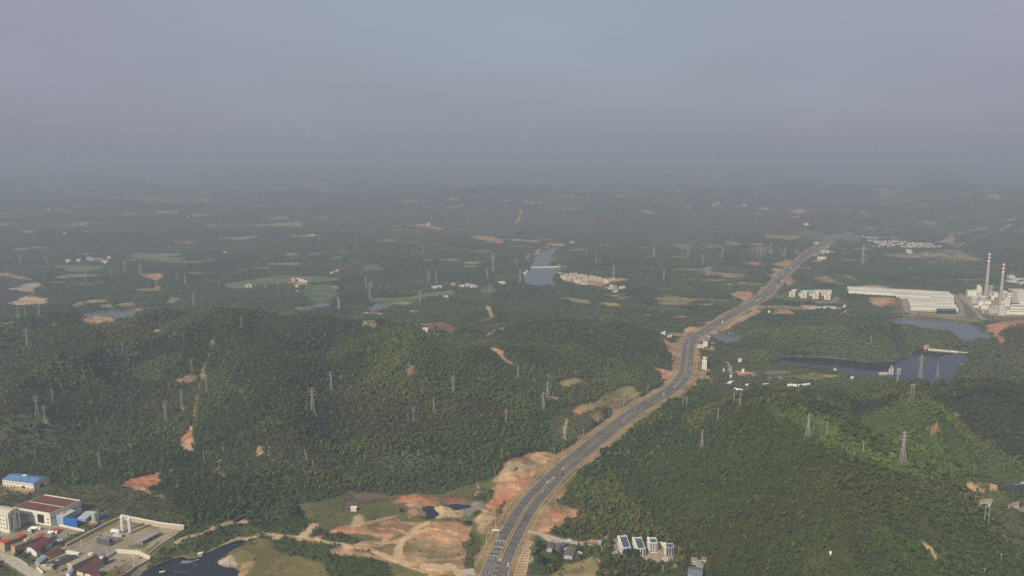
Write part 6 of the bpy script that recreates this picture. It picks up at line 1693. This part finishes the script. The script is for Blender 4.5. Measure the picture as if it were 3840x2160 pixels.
for spec, lb, k in (
    ("M 570,550 572,800", "tall lattice pylon on an orange bare patch in the middle of the left hill", 'w'), ("M 750,380 757,585", "lattice pylon just uphill from the one on the orange patch", 'n'), ("M 1543,280 1545,405", "short pylon beside the white spot on the left hill's bare scar", 'n'),
    ("M 1983,425 1985,605", "bright pylon on the forest slope, highest of the line right of the scar", 'w'), ("M 1786,635 1790,795", "pylon on the slope between the bright one and the lower one", 'n'), ("M 1583,735 1587,885", "lower pylon in the middle of the forested slope", 'n'), ("M 2508,760 2514,905", "pylon at the edge of the brown tree stand", 'n'),
    ("M 1388,-20 1388,70", "pale pylon on the crest of the left hill's right half", 'n'), ("H 397,465 398,600", "pylon at the lower end of the pale landslip", 'w'), ("H 707,640 705,820", "reddish-topped pylon of the pair by the small orange spot", 'w'), ("H 664,750 662,955", "paler front pylon of the pair by the small orange spot", 'w'),
    ("L 272,-60 278,165", "pylon at the upper left of the left hill, rusty at its foot", 'n'), ("L 1230,85 1235,195", "pylon on the upper left slope with a pale foot patch", 'n'), ("L 1935,255 1930,385", "pylon just above the bare orange terrace", 'n'), ("L 2075,410 2080,595", "pylon right of the sandy firebreak track", 'n'), ("L 1662,680 1670,880", "whitish pylon left of the firebreak track", 'n'), ("L 1826,560 1832,740", "pylon between the whitish one and the firebreak track", 'n'),
    ("L 525,560 533,690", "farthest of the three close pylons near the left edge", 'n'), ("L 365,625 373,820", "left one of the three close pylons near the left edge", 'w'), ("L 445,720 450,880", "one of the three close pylons, above the yellow patch", 'n'), ("L 1003,1185 1008,1380", "single pylon in the forest above the lone blue-roofed shed", 'n'),
    ("I 183,670 185,812", "left one of three pylons below the pale sandbank", 't'), ("I 257,662 257,770", "middle one of three pylons below the pale sandbank", 't'), ("I 393,650 397,790", "right one of three pylons below the pale sandbank", 't'), ("I 545,795 547,875", "small T-shaped pylon on the ridge left of the valley pond", 't'),
    ("I 1572,365 1577,495", "pylon on the small red clearing at the left", 'w'), ("I 1945,520 1952,672", "pylon on the skyline of the left hill", 'w'), ("I 2430,770 2432,880", "faint pylon on the left hill's right shoulder", 'n'),
    ("J 1306,425 1308,590", "tall pylon on the bright bank between the two valley ponds", 'w'), ("J 1263,365 1267,500", "left pylon of the pair behind the tall one by the ponds", 'f'), ("J 1325,390 1327,490", "right pylon of the pair behind the tall one by the ponds", 'f'), ("J 993,595 997,700", "whitish pylon at the right end of the green field", 'f'), ("J 1810,505 1814,640", "pylon on the wooded knoll left of the red clearing", 'f'),
    ("J 253,390 258,512", "left pylon of the two in the dark copse left of the green field", 'f'), ("J 380,410 385,515", "right pylon of the two in the dark copse left of the green field", 'f'),
    ("K 340,410 341,525", "pylon above the hamlet by the river's left bank", 'f'), ("K 404,260 400,460", "tall thin pylon left of the river", 'f'), ("K 633,320 634,415", "pylon on the pale grassy spur left of the weir", 'w'), ("K 673,430 672,580", "pylon at the water's edge left of the river", 'f'), ("K 1612,385 1612,520", "pylon behind the tan terraced rows", 'f'),
    ("N 942,585 944,712", "left pylon of the pair on the near side of the right-hand valley", 'w'), ("N 1003,600 1005,757", "right pylon of the pair on the near side of the right-hand valley", 'w'), ("N 790,750 785,875", "pylon on the wooded shoulder left of the bright spur", 'n'), ("N 622,965 622,1155", "pylon beside the small orange patch on the right hill", 'w'),
    ("N 430,640 430,740", "left pylon of the two at the wood's edge right of the highway", 'n'), ("N 467,630 468,740", "right pylon of the two at the wood's edge right of the highway", 'n'), ("N 1715,800 1690,1045", "big T-topped pylon at the head of the bright green spur", 't'),
    ("O 1370,985 1352,1305", "tallest pylon, standing in the valley behind the bright green spur", 'w'), ("O 1305,352 1302,505", "faint pylon in front of the grey frame tower", 'f'), ("O 1535,220 1530,470", "tall pylon before the reservoir, left of two", 'w'), ("O 1704,305 1700,465", "pylon before the reservoir, right of two", 'w'), ("O 1037,20 1037,98", "small pylon on the wooded island hill", 'f'),
    ("F 540,50 542,262", "tall pale pylon left of the village road, behind the warehouses", 'f'), ("F 592,150 582,248", "slimmer pylon beside the tall pale one behind the warehouses", 'f')):
    pylon(spec, lb, k)
FG = "faint pylons in the haze left of the far highway"
for s in ("G 600,260 602,380", "G 545,155 545,265", "G 1115,100 1112,205", "G 1150,100 1150,195", "G 1255,30 1255,150", "G 1375,85 1375,190", "G 1400,80 1400,190", "G 750,55 750,170", "G 30,60 30,190", "G 390,100 390,205", "G 140,310 140,420"):
    pylon(s, "faint grey pylon in the hazy woods left of the far highway", 'f', FG)
for s in ("K 1340,225 1340,290", "K 1440,265 1440,380", "K 1475,320 1475,385", "K 2018,185 2018,310", "K 2118,430 2118,540"):
    pylon(s, "faint grey pylon in the hazy woods right of the river", 'f', "faint pylons right of the river")
for s in ("I 865,310 867,420", "I 1115,270 1117,380", "I 1257,215 1259,345", "I 1415,220 1417,360", "I 1865,330 1867,460", "I 1865,200 1865,280", "I 1778,340 1778,420", "I 2208,410 2208,485", "I 205,140 205,260", "I 475,150 475,260"):
    pylon(s, "faint grey pylon among the hazy woods at the left", 'f', "faint pylons at the left")
for s in ("J 1900,300 1900,415", "J 1977,310 1977,440", "J 2488,270 2490,390", "J 1163,30 1163,105", "J 2515,430 2517,520", "J 1852,50 1850,150"):
    pylon(s, "faint grey pylon in the hazy woods left of the river", 'f', "faint pylons left of the river")
for s in ("F 1380,200 1380,260", "F 1500,180 1502,255", "F 1600,190 1602,262", "F 1700,210 1702,262", "F 325,160 325,215"):
    pylon(s, "ghostly pylon in the brown haze behind the chimneys", 'f', "ghostly pylons behind the chimneys")
for kk in PROTOS:
    if not used[kk]:
        for ch in list(PROTOS[kk].children): bpy.data.objects.remove(ch)
        bpy.data.objects.remove(PROTOS[kk])

# ------------------------------------------------------------------ poles
POLE = mat("concrete_pole", (.56, .54, .48), .8, .08)
def pole(spec, label, group, kind='pole', r=.2):
    P = px(spec); p = at(P[1:2])[0]; h = max(float(z_for(p[0], p[1], P[0][1]) - p[2]), 5.0)
    rt = empty("power_pole" if kind != 'lamp' else "street_lamp", p, label, "pole" if kind != 'lamp' else "street lamp", group)
    bm = bmesh.new(); ring_mesh(bm, [(r, -1), (r * .6, h)], 7); finish("pole", bm, POLE, rt)
    bm = bmesh.new(); bar(bm, (-1.1, 0, h * .95), (1.1, 0, h * .95), .1)
    for x_ in (-1, 0, 1): bar(bm, (x_, 0, h * .95), (x_, 0, h * .95 + .5), .09)
    finish("cross_arm", bm, STEEL, rt); CLEAR.append((p[0], p[1], 2.0))
for s, lb in (("C 778,120 780,208", "pole at the wood's edge above the pale quarry cut"), ("C 710,340 711,402", "pole at the wood's edge left of the pale quarry cut"), ("C 918,465 918,588", "pole on the red earth below the gravel cut"), ("C 1107,340 1105,432", "pole on the verge halfway up the red cut"), ("C 1330,105 1328,255", "tall pale pole on the verge at the top of the quarry cut"), ("C 1419,80 1418,178", "pole on the verge just above the tall pale one"),
              ("C 822,680 824,766", "pole on the weedy bank beside the sand heaps"), ("C 720,835 720,948", "pole at the side of the sand heap"), ("C 626,1015 626,1112", "pole on the bank beside the stop lines"), ("C 507,1235 507,1348", "pole at the near end of the highway's left bank"), ("C 1832,78 1830,138", "pole on the right verge above the tan bank"), ("C 1205,755 1205,808", "pole on the verge of the red triangle"), ("C 1345,560 1344,605", "short pole at the gravel tip of the red triangle"), ("C 1060,1005 1060,1065", "pole at the turning into the lane"),
              ("C 1828,1148 1828,1198", "white pole by the blue hut"), ("H 1080,1140 1079,1214", "pole beside the rocky roadside scar"), ("H 1228,1028 1228,1092", "pole above the rocky roadside scar"), ("H 1497,850 1497,912", "pole on the roadside scrub, second highest"), ("H 1348,938 1348,1012", "pole between the two rocky scars"), ("H 1612,772 1612,838", "pole in the dry grass by the highway"), ("H 1752,702 1752,758", "pale pole at the upper end of the dry grass"), ("D 1078,1342 1078,1396", "white pole on the bright grass below the apartment blocks")):
    pole(s, lb, None)
for s in ("M 490,1170 491,1228", "M 505,1205 505,1282", "M 571,1280 572,1352", "M 1095,1215 1096,1302", "M 1020,1290 1020,1347", "M 142,1145 142,1182", "M 128,1180 128,1232", "M 1475,1188 1475,1228", "M 1635,1185 1635,1222", "M 2057,1288 2057,1318"):
    pole(s, "thin power pole in the scrub along the foot of the left hill", "power poles along the foot of the left hill")
for s in ("L 698,1220 699,1278", "L 2050,1190 2051,1302", "L 2247,1145 2248,1198"):
    pole(s, "thin power pole in the forest between factory and red clearing", "power poles between factory and red clearing")
for s in ("E 1990,1215 1986,1292", "E 1813,1370 1813,1432"):
    pole(s, "thin pole in the wood at the lower right", "poles at the lower right")
for s in ("N 1880,890 1880,1000", "O 960,1100 957,1196"):
    pole(s, "slim pole on the bright green spur of the right hill", "poles on the bright green spur", r=.2)
for top, bot, lb, w_ in (("E 1835,640", "E 1835,892", "twin-legged pole frame in front of the taupe-roofed pond house", 15), ("O 1450,505", "O 1450,650", "twin-legged pole frame on the crest of the right hill", 12)):
    P = np.concatenate([px(top), px(bot)]); p = at(P[1:2])[0]; h = float(z_for(p[0], p[1], P[0][1]) - p[2]); rt = empty("pole_frame", p, lb, "pole frame"); d = h * .085
    for s_ in (-1, 1): bm = bmesh.new(); ring_mesh(bm, [(.26, -1), (.18, h)], 8, cx_=s_ * d); finish("leg", bm, PYL, rt)
    bm = bmesh.new(); bar(bm, (-d * 2.2, 0, h * .93), (d * 2.2, 0, h * .93), .25); bar(bm, (-d, 0, h * .6), (d, 0, h * .9), .12); bar(bm, (d, 0, h * .6), (-d, 0, h * .9), .12); finish("cross_arm", bm, STEEL, rt); CLEAR.append((p[0], p[1], 3))
# gantry board at the stop lines
p = one("C 715,1033"); rt = empty("gantry_sign", (p[0], p[1], ROAD_Z), "pale roadside sign boards on a bracket beside the stop lines", "sign"); 
bm = bmesh.new(); bar(bm, (2.5, 0, -1), (2.5, 0, 6.6), .2); finish("post", bm, POLE, rt)
for z in (6.0, 4.9): bm = bmesh.new(); solid(bm, [(-3, -.1), (4, -.1), (4, .1), (-3, .1)], z, z + .6); finish("board", bm, WHITP, rt)
# street lamps along the far stretch
for s in ("G 870,790 868,832", "G 933,765 932,802", "G 790,840 790,882", "G 655,905 655,948", "G 608,950 608,992", "G 562,960 562,1012", "G 525,985 525,1030", "G 985,735 985,772", "G 1020,700 1020,740"):
    pole(s, "tall slim lamp post along the highway's right edge past the bend", "lamp posts past the bend", 'lamp', .28)

# ------------------------------------------------------------------ traffic
def on_road(spec):
    p = on_plane(px(spec), ROAD_Z)[0]; i = int(((RL - p) ** 2).sum(1).argmin()); d = RL[min(i + 1, n_ - 1)] - RL[i - 1]
    return (p[0], p[1], ROAD_Z + .02), math.atan2(d[1], d[0])
for s, lb, k, m_ in (("C 1020,852", "reddish car on the right carriageway beside the sand heaps", 'car', CARR), ("C 1418,388", "dark car at the median opening", 'car', CARD), ("C 1265,472", "white car alone on the left carriageway below the median opening", 'car', CARW), ("C 1220,565", "silver car close to the planted median", 'car', CARS),
                     ("C 853,1335", "white car at the near end of the right carriageway's edge", 'car', CARW), ("H 2030,653", "white car on the left carriageway just before the bend", 'car', CARW), ("H 1920,765", "silver car below the gap in the median before the bend", 'car', CARS), ("H 2160,590", "white car leading on the right carriageway in the bend", 'car', CARW), ("H 2188,577", "smaller white car at the outer edge of the bend", 'car', CARS),
                     ("H 2195,508", "white car in the middle of the bend's right carriageway", 'car', CARW), ("H 2197,430", "silver car highest on the bend's right carriageway", 'car', CARS), ("H 2125,308", "white car on the bend's left carriageway", 'car', CARW),
                     ("G 755,865", "white lorry on the highway's right side beyond the bend", 'truck', CARW), ("G 700,890", "white car behind the lorry beyond the bend", 'car', CARW), ("G 1122,640", "white lorry near the red roadside cut", 'truck', CARW), ("G 1150,618", "silver lorry just beyond the one near the red cut", 'truck', CARS), ("G 1080,632", "white car left of the lorries near the red cut", 'car', CARW),
                     ("G 1207,590", "white car past the two lorries", 'car', CARW), ("G 1325,485", "white van on the far straight below the red cut slope", 'truck', CARW), ("G 1370,432", "white van higher on the far straight", 'truck', CARW), ("G 1395,412", "white car highest on the far straight before the crest", 'car', CARW), ("G 1382,360", "white van near the end of the far straight", 'truck', CARW), ("G 1470,298", "white lorry farthest along the highway", 'truck', CARW)):
    pos, a = on_road(s); vehicle("car" if k == 'car' else "lorry", lb, "car" if k == 'car' else "lorry", pos, a, k, m_)
# ------------------------------------------------------------------ solitary trees that stand apart
def lone_tree(spec, label, s_, kind, tint):
    s_ *= .68; p = one(spec); cm, tm = PROTO[kind]; rt = empty("tree", p, label, "tree"); rt.scale = (s_, s_, s_ * .95); rt.rotation_euler = (0, 0, rg.uniform(0, 6))
    for nm, dm in (("crown", cm), ("trunk", tm)):
        o = bpy.data.objects.new(nm, dm); COL.objects.link(o); o.parent = rt
        if nm == "crown": o["tint"] = list(tint)
for s, lb, sc_, k in (("B 850,830", "big dark round tree standing alone at the corner of the meadow", 2.0, 2), ("B 300,800", "dark narrow tree at the wood's edge above the long dark shed", 1.9, 0), ("B 815,720", "dark tree just behind the big round tree at the meadow", 1.5, 1), ("B 1960,790", "round bush-like tree beside the dirt track between red and tan earth", .9, 2),
                      ("C 1200,1350", "largest dark tree in the clump right of the slope grid", 2.0, 2), ("C 1110,1230", "light green tree at the left of the clump right of the slope grid", 1.7, 0), ("C 1330,1290", "dark tree at the right of the clump by the dark sheds", 1.8, 1), ("C 1590,1200", "pointed dark tree beside the largest dark-roofed shed", 1.6, 4), ("C 1180,1180", "dark tree at the top of the clump right of the slope grid", 1.6, 2), ("C 1400,1230", "slim dark tree between two dark-roofed sheds", 1.4, 4),
                      ("C 1660,1190", "bright green tree between the sheds and the apartment blocks", 1.5, 0), ("D 910,1030", "round olive tree behind the short white apartment block", 1.7, 2), ("D 700,1270", "dark tree in front of the longest apartment block", 1.7, 2), ("D 780,1275", "dark tree in front of the gap between the long apartment blocks", 1.8, 0),
                      ("Q 340,1140", "dense dark tree at the bend of the factory road", 1.5, 2), ("Q 560,1250", "yellow-green tree beside the little blue-roofed hut", .9, 0), ("R 815,1200", "round green tree at the end of the maroon row", 1.2, 2), ("Q 960,1400", "dark tree in front of the dark-roofed row", 1.3, 1), ("Q 740,1060", "dark tree between the arched shed and the maroon gabled shed", 1.2, 2)):
    lone_tree(s, lb, sc_, k, (.075, .115, .03) if "bright" in lb or "light" in lb or "yellow" in lb or "olive" in lb else (.022, .042, .016))
# ------------------------------------------------------------------ woods, laid after the buildings
def keep_clear(T):
    bad = np.zeros(T['x'].shape, bool)
    for cx_, cy_, r_ in CLEAR:
        bad |= (T['x'] - cx_) ** 2 + (T['y'] - cy_) ** 2 < (r_ + 2.2 * T['s']) ** 2
    for k in T: T[k] = T[k][~bad]
for T in (near, midw): keep_clear(T)

# the 300 trees that show largest: nearest to the camera and inside the picture
P3 = np.stack([near['x'], near['y'], near['z'] + 4], 1)
pp = project(P3)
inside = (pp[:, 0] > 15) & (pp[:, 0] < 3825) & (pp[:, 1] > 1200) & (pp[:, 1] < 2150)
shown = np.where(inside & (near['s'] > .25), near['s'] / np.linalg.norm(P3 - np.array([0, 0, CAM_H]), axis=1), 0)
order = np.argsort(-shown)[:300]
def tree_words(u, v, brown):
    c = "brownish" if brown else "dark green"
    if u > 2330: return f"{c} broadleaf tree in the wood on the near right hillside", "trees on the near right hillside"
    if u > 1850: return f"{c} tree in the wood between the highway and the white apartment blocks", "trees by the highway and apartment blocks"
    if u > 800: return f"{c} tree at the foot of the left hill near the red earth diggings", "trees by the red earth diggings"
    return f"{c} tree in the scrub around the factory yard", "trees around the factory yard"
for i in order:
    cm, tm = PROTO[near['idx'][i]]
    r = bpy.data.objects.new("forest_tree", None); COL.objects.link(r)
    r.location = (near['x'][i], near['y'][i], near['z'][i] - .3); r.rotation_euler = (0, 0, near['rot'][i]); s_ = near['s'][i]; r.scale = (s_, s_, s_)
    tn = near['tint'][i]
    lb, gp = tree_words(pp[i, 0], pp[i, 1], tn[0] > tn[1])
    tag(r, lb, "tree", gp)
    for nm, dm in (("crown", cm), ("trunk", tm)):
        o = bpy.data.objects.new(nm, dm); COL.objects.link(o); o.parent = r
        if nm == "crown": o["tint"] = [float(c) for c in tn]
rest = np.ones(len(near['x']), bool); rest[order] = False
for k in near: near[k] = near[k][rest]

def wood(name, T, meshes, label, flat=1.0):
    pc = bpy.data.collections.new(name + "_kinds")
    for i, m_ in enumerate(meshes):
        o = bpy.data.objects.new(f"{name}_kind_{i}", m_); pc.objects.link(o)
    n = len(T['x'])
    m = bpy.data.meshes.new(name); m.vertices.add(n)
    m.vertices.foreach_set('co', np.stack([T['x'], T['y'], T['z'] - .3], 1).astype(np.float32).ravel())
    for nme, ty, val in (('rot', 'FLOAT', T['rot']), ('idx', 'INT', T['idx'].astype(np.int32))):
        a = m.attributes.new(nme, ty, 'POINT'); a.data.foreach_set('value', val.astype(np.int32 if ty == 'INT' else np.float32))
    a = m.attributes.new('scl', 'FLOAT_VECTOR', 'POINT'); a.data.foreach_set('vector', np.stack([T['s'], T['s'], T['s'] * flat], 1).astype(np.float32).ravel())
    a = m.attributes.new('tint', 'FLOAT_VECTOR', 'POINT'); a.data.foreach_set('vector', T['tint'].astype(np.float32).ravel())
    o = bpy.data.objects.new(name, m); COL.objects.link(o); tag(o, label, "forest", None, 'stuff')
    g = bpy.data.node_groups.new(name, 'GeometryNodeTree')
    g.interface.new_socket("Geometry", in_out='INPUT', socket_type='NodeSocketGeometry')
    g.interface.new_socket("Geometry", in_out='OUTPUT', socket_type='NodeSocketGeometry')
    gi = g.nodes.new('NodeGroupInput'); go = g.nodes.new('NodeGroupOutput')
    ip = g.nodes.new('GeometryNodeInstanceOnPoints')
    ci = g.nodes.new('GeometryNodeCollectionInfo'); ci.inputs['Collection'].default_value = pc
    ci.inputs['Separate Children'].default_value = True; ci.inputs['Reset Children'].default_value = True
    g.links.new(gi.outputs[0], ip.inputs['Points']); g.links.new(ci.outputs[0], ip.inputs['Instance'])
    ip.inputs['Pick Instance'].default_value = True
    def attr(nm, ty):
        q = g.nodes.new('GeometryNodeInputNamedAttribute'); q.data_type = ty; q.inputs['Name'].default_value = nm
        return q.outputs['Attribute']
    g.links.new(attr('idx', 'INT'), ip.inputs['Instance Index'])
    g.links.new(attr('scl', 'FLOAT_VECTOR'), ip.inputs['Scale'])
    cx_ = g.nodes.new('ShaderNodeCombineXYZ'); g.links.new(attr('rot', 'FLOAT'), cx_.inputs['Z'])
    g.links.new(cx_.outputs[0], ip.inputs['Rotation'])
    g.links.new(ip.outputs[0], go.inputs[0])
    md = o.modifiers.new(name, 'NODES'); md.node_group = g
    return o
wood("forest", near, [p[0] for p in PROTO], "dense broadleaf forest over the near hills")
wood("valley_woods", midw, FARC, "woods over the hills and valleys beyond the near ridge", .72)
wood("far_woods", farw, FARC, "hazy woods rolling away to the horizon", .42)
print("TREES", len(near['x']), len(midw['x']), len(farw['x']))

# ------------------------------------------------------------------ the haze in the air
HAZE_DENSITY = 0.00026
m = bpy.data.materials.new("haze"); m.use_nodes = True
t = m.node_tree; t.nodes.clear()
o_ = t.nodes.new("ShaderNodeOutputMaterial"); pv = t.nodes.new("ShaderNodeVolumePrincipled")
pv.inputs['Color'].default_value = (.415, .498, .615, 1); pv.inputs['Density'].default_value = HAZE_DENSITY
pv.inputs['Anisotropy'].default_value = 0.0
t.links.new(pv.outputs[0], o_.inputs['Volume'])
lowest = float(GZ.min()) - 1.0; top = max(CAM_H, float(GZ.max())) + 12.0
x1, y0, y1 = 34000., -500., 45200.
hm = bpy.data.meshes.new("haze")
hm.from_pydata([(x, y, z) for z in (lowest, top) for y in (y0, y1) for x in (-x1, x1)], [],
               [(0, 2, 3, 1), (4, 5, 7, 6), (0, 1, 5, 4), (2, 6, 7, 3), (0, 4, 6, 2), (1, 3, 7, 5)])
hm.materials.append(m)
hz = bpy.data.objects.new("haze", hm); COL.objects.link(hz); tag(hz, kind='stuff')
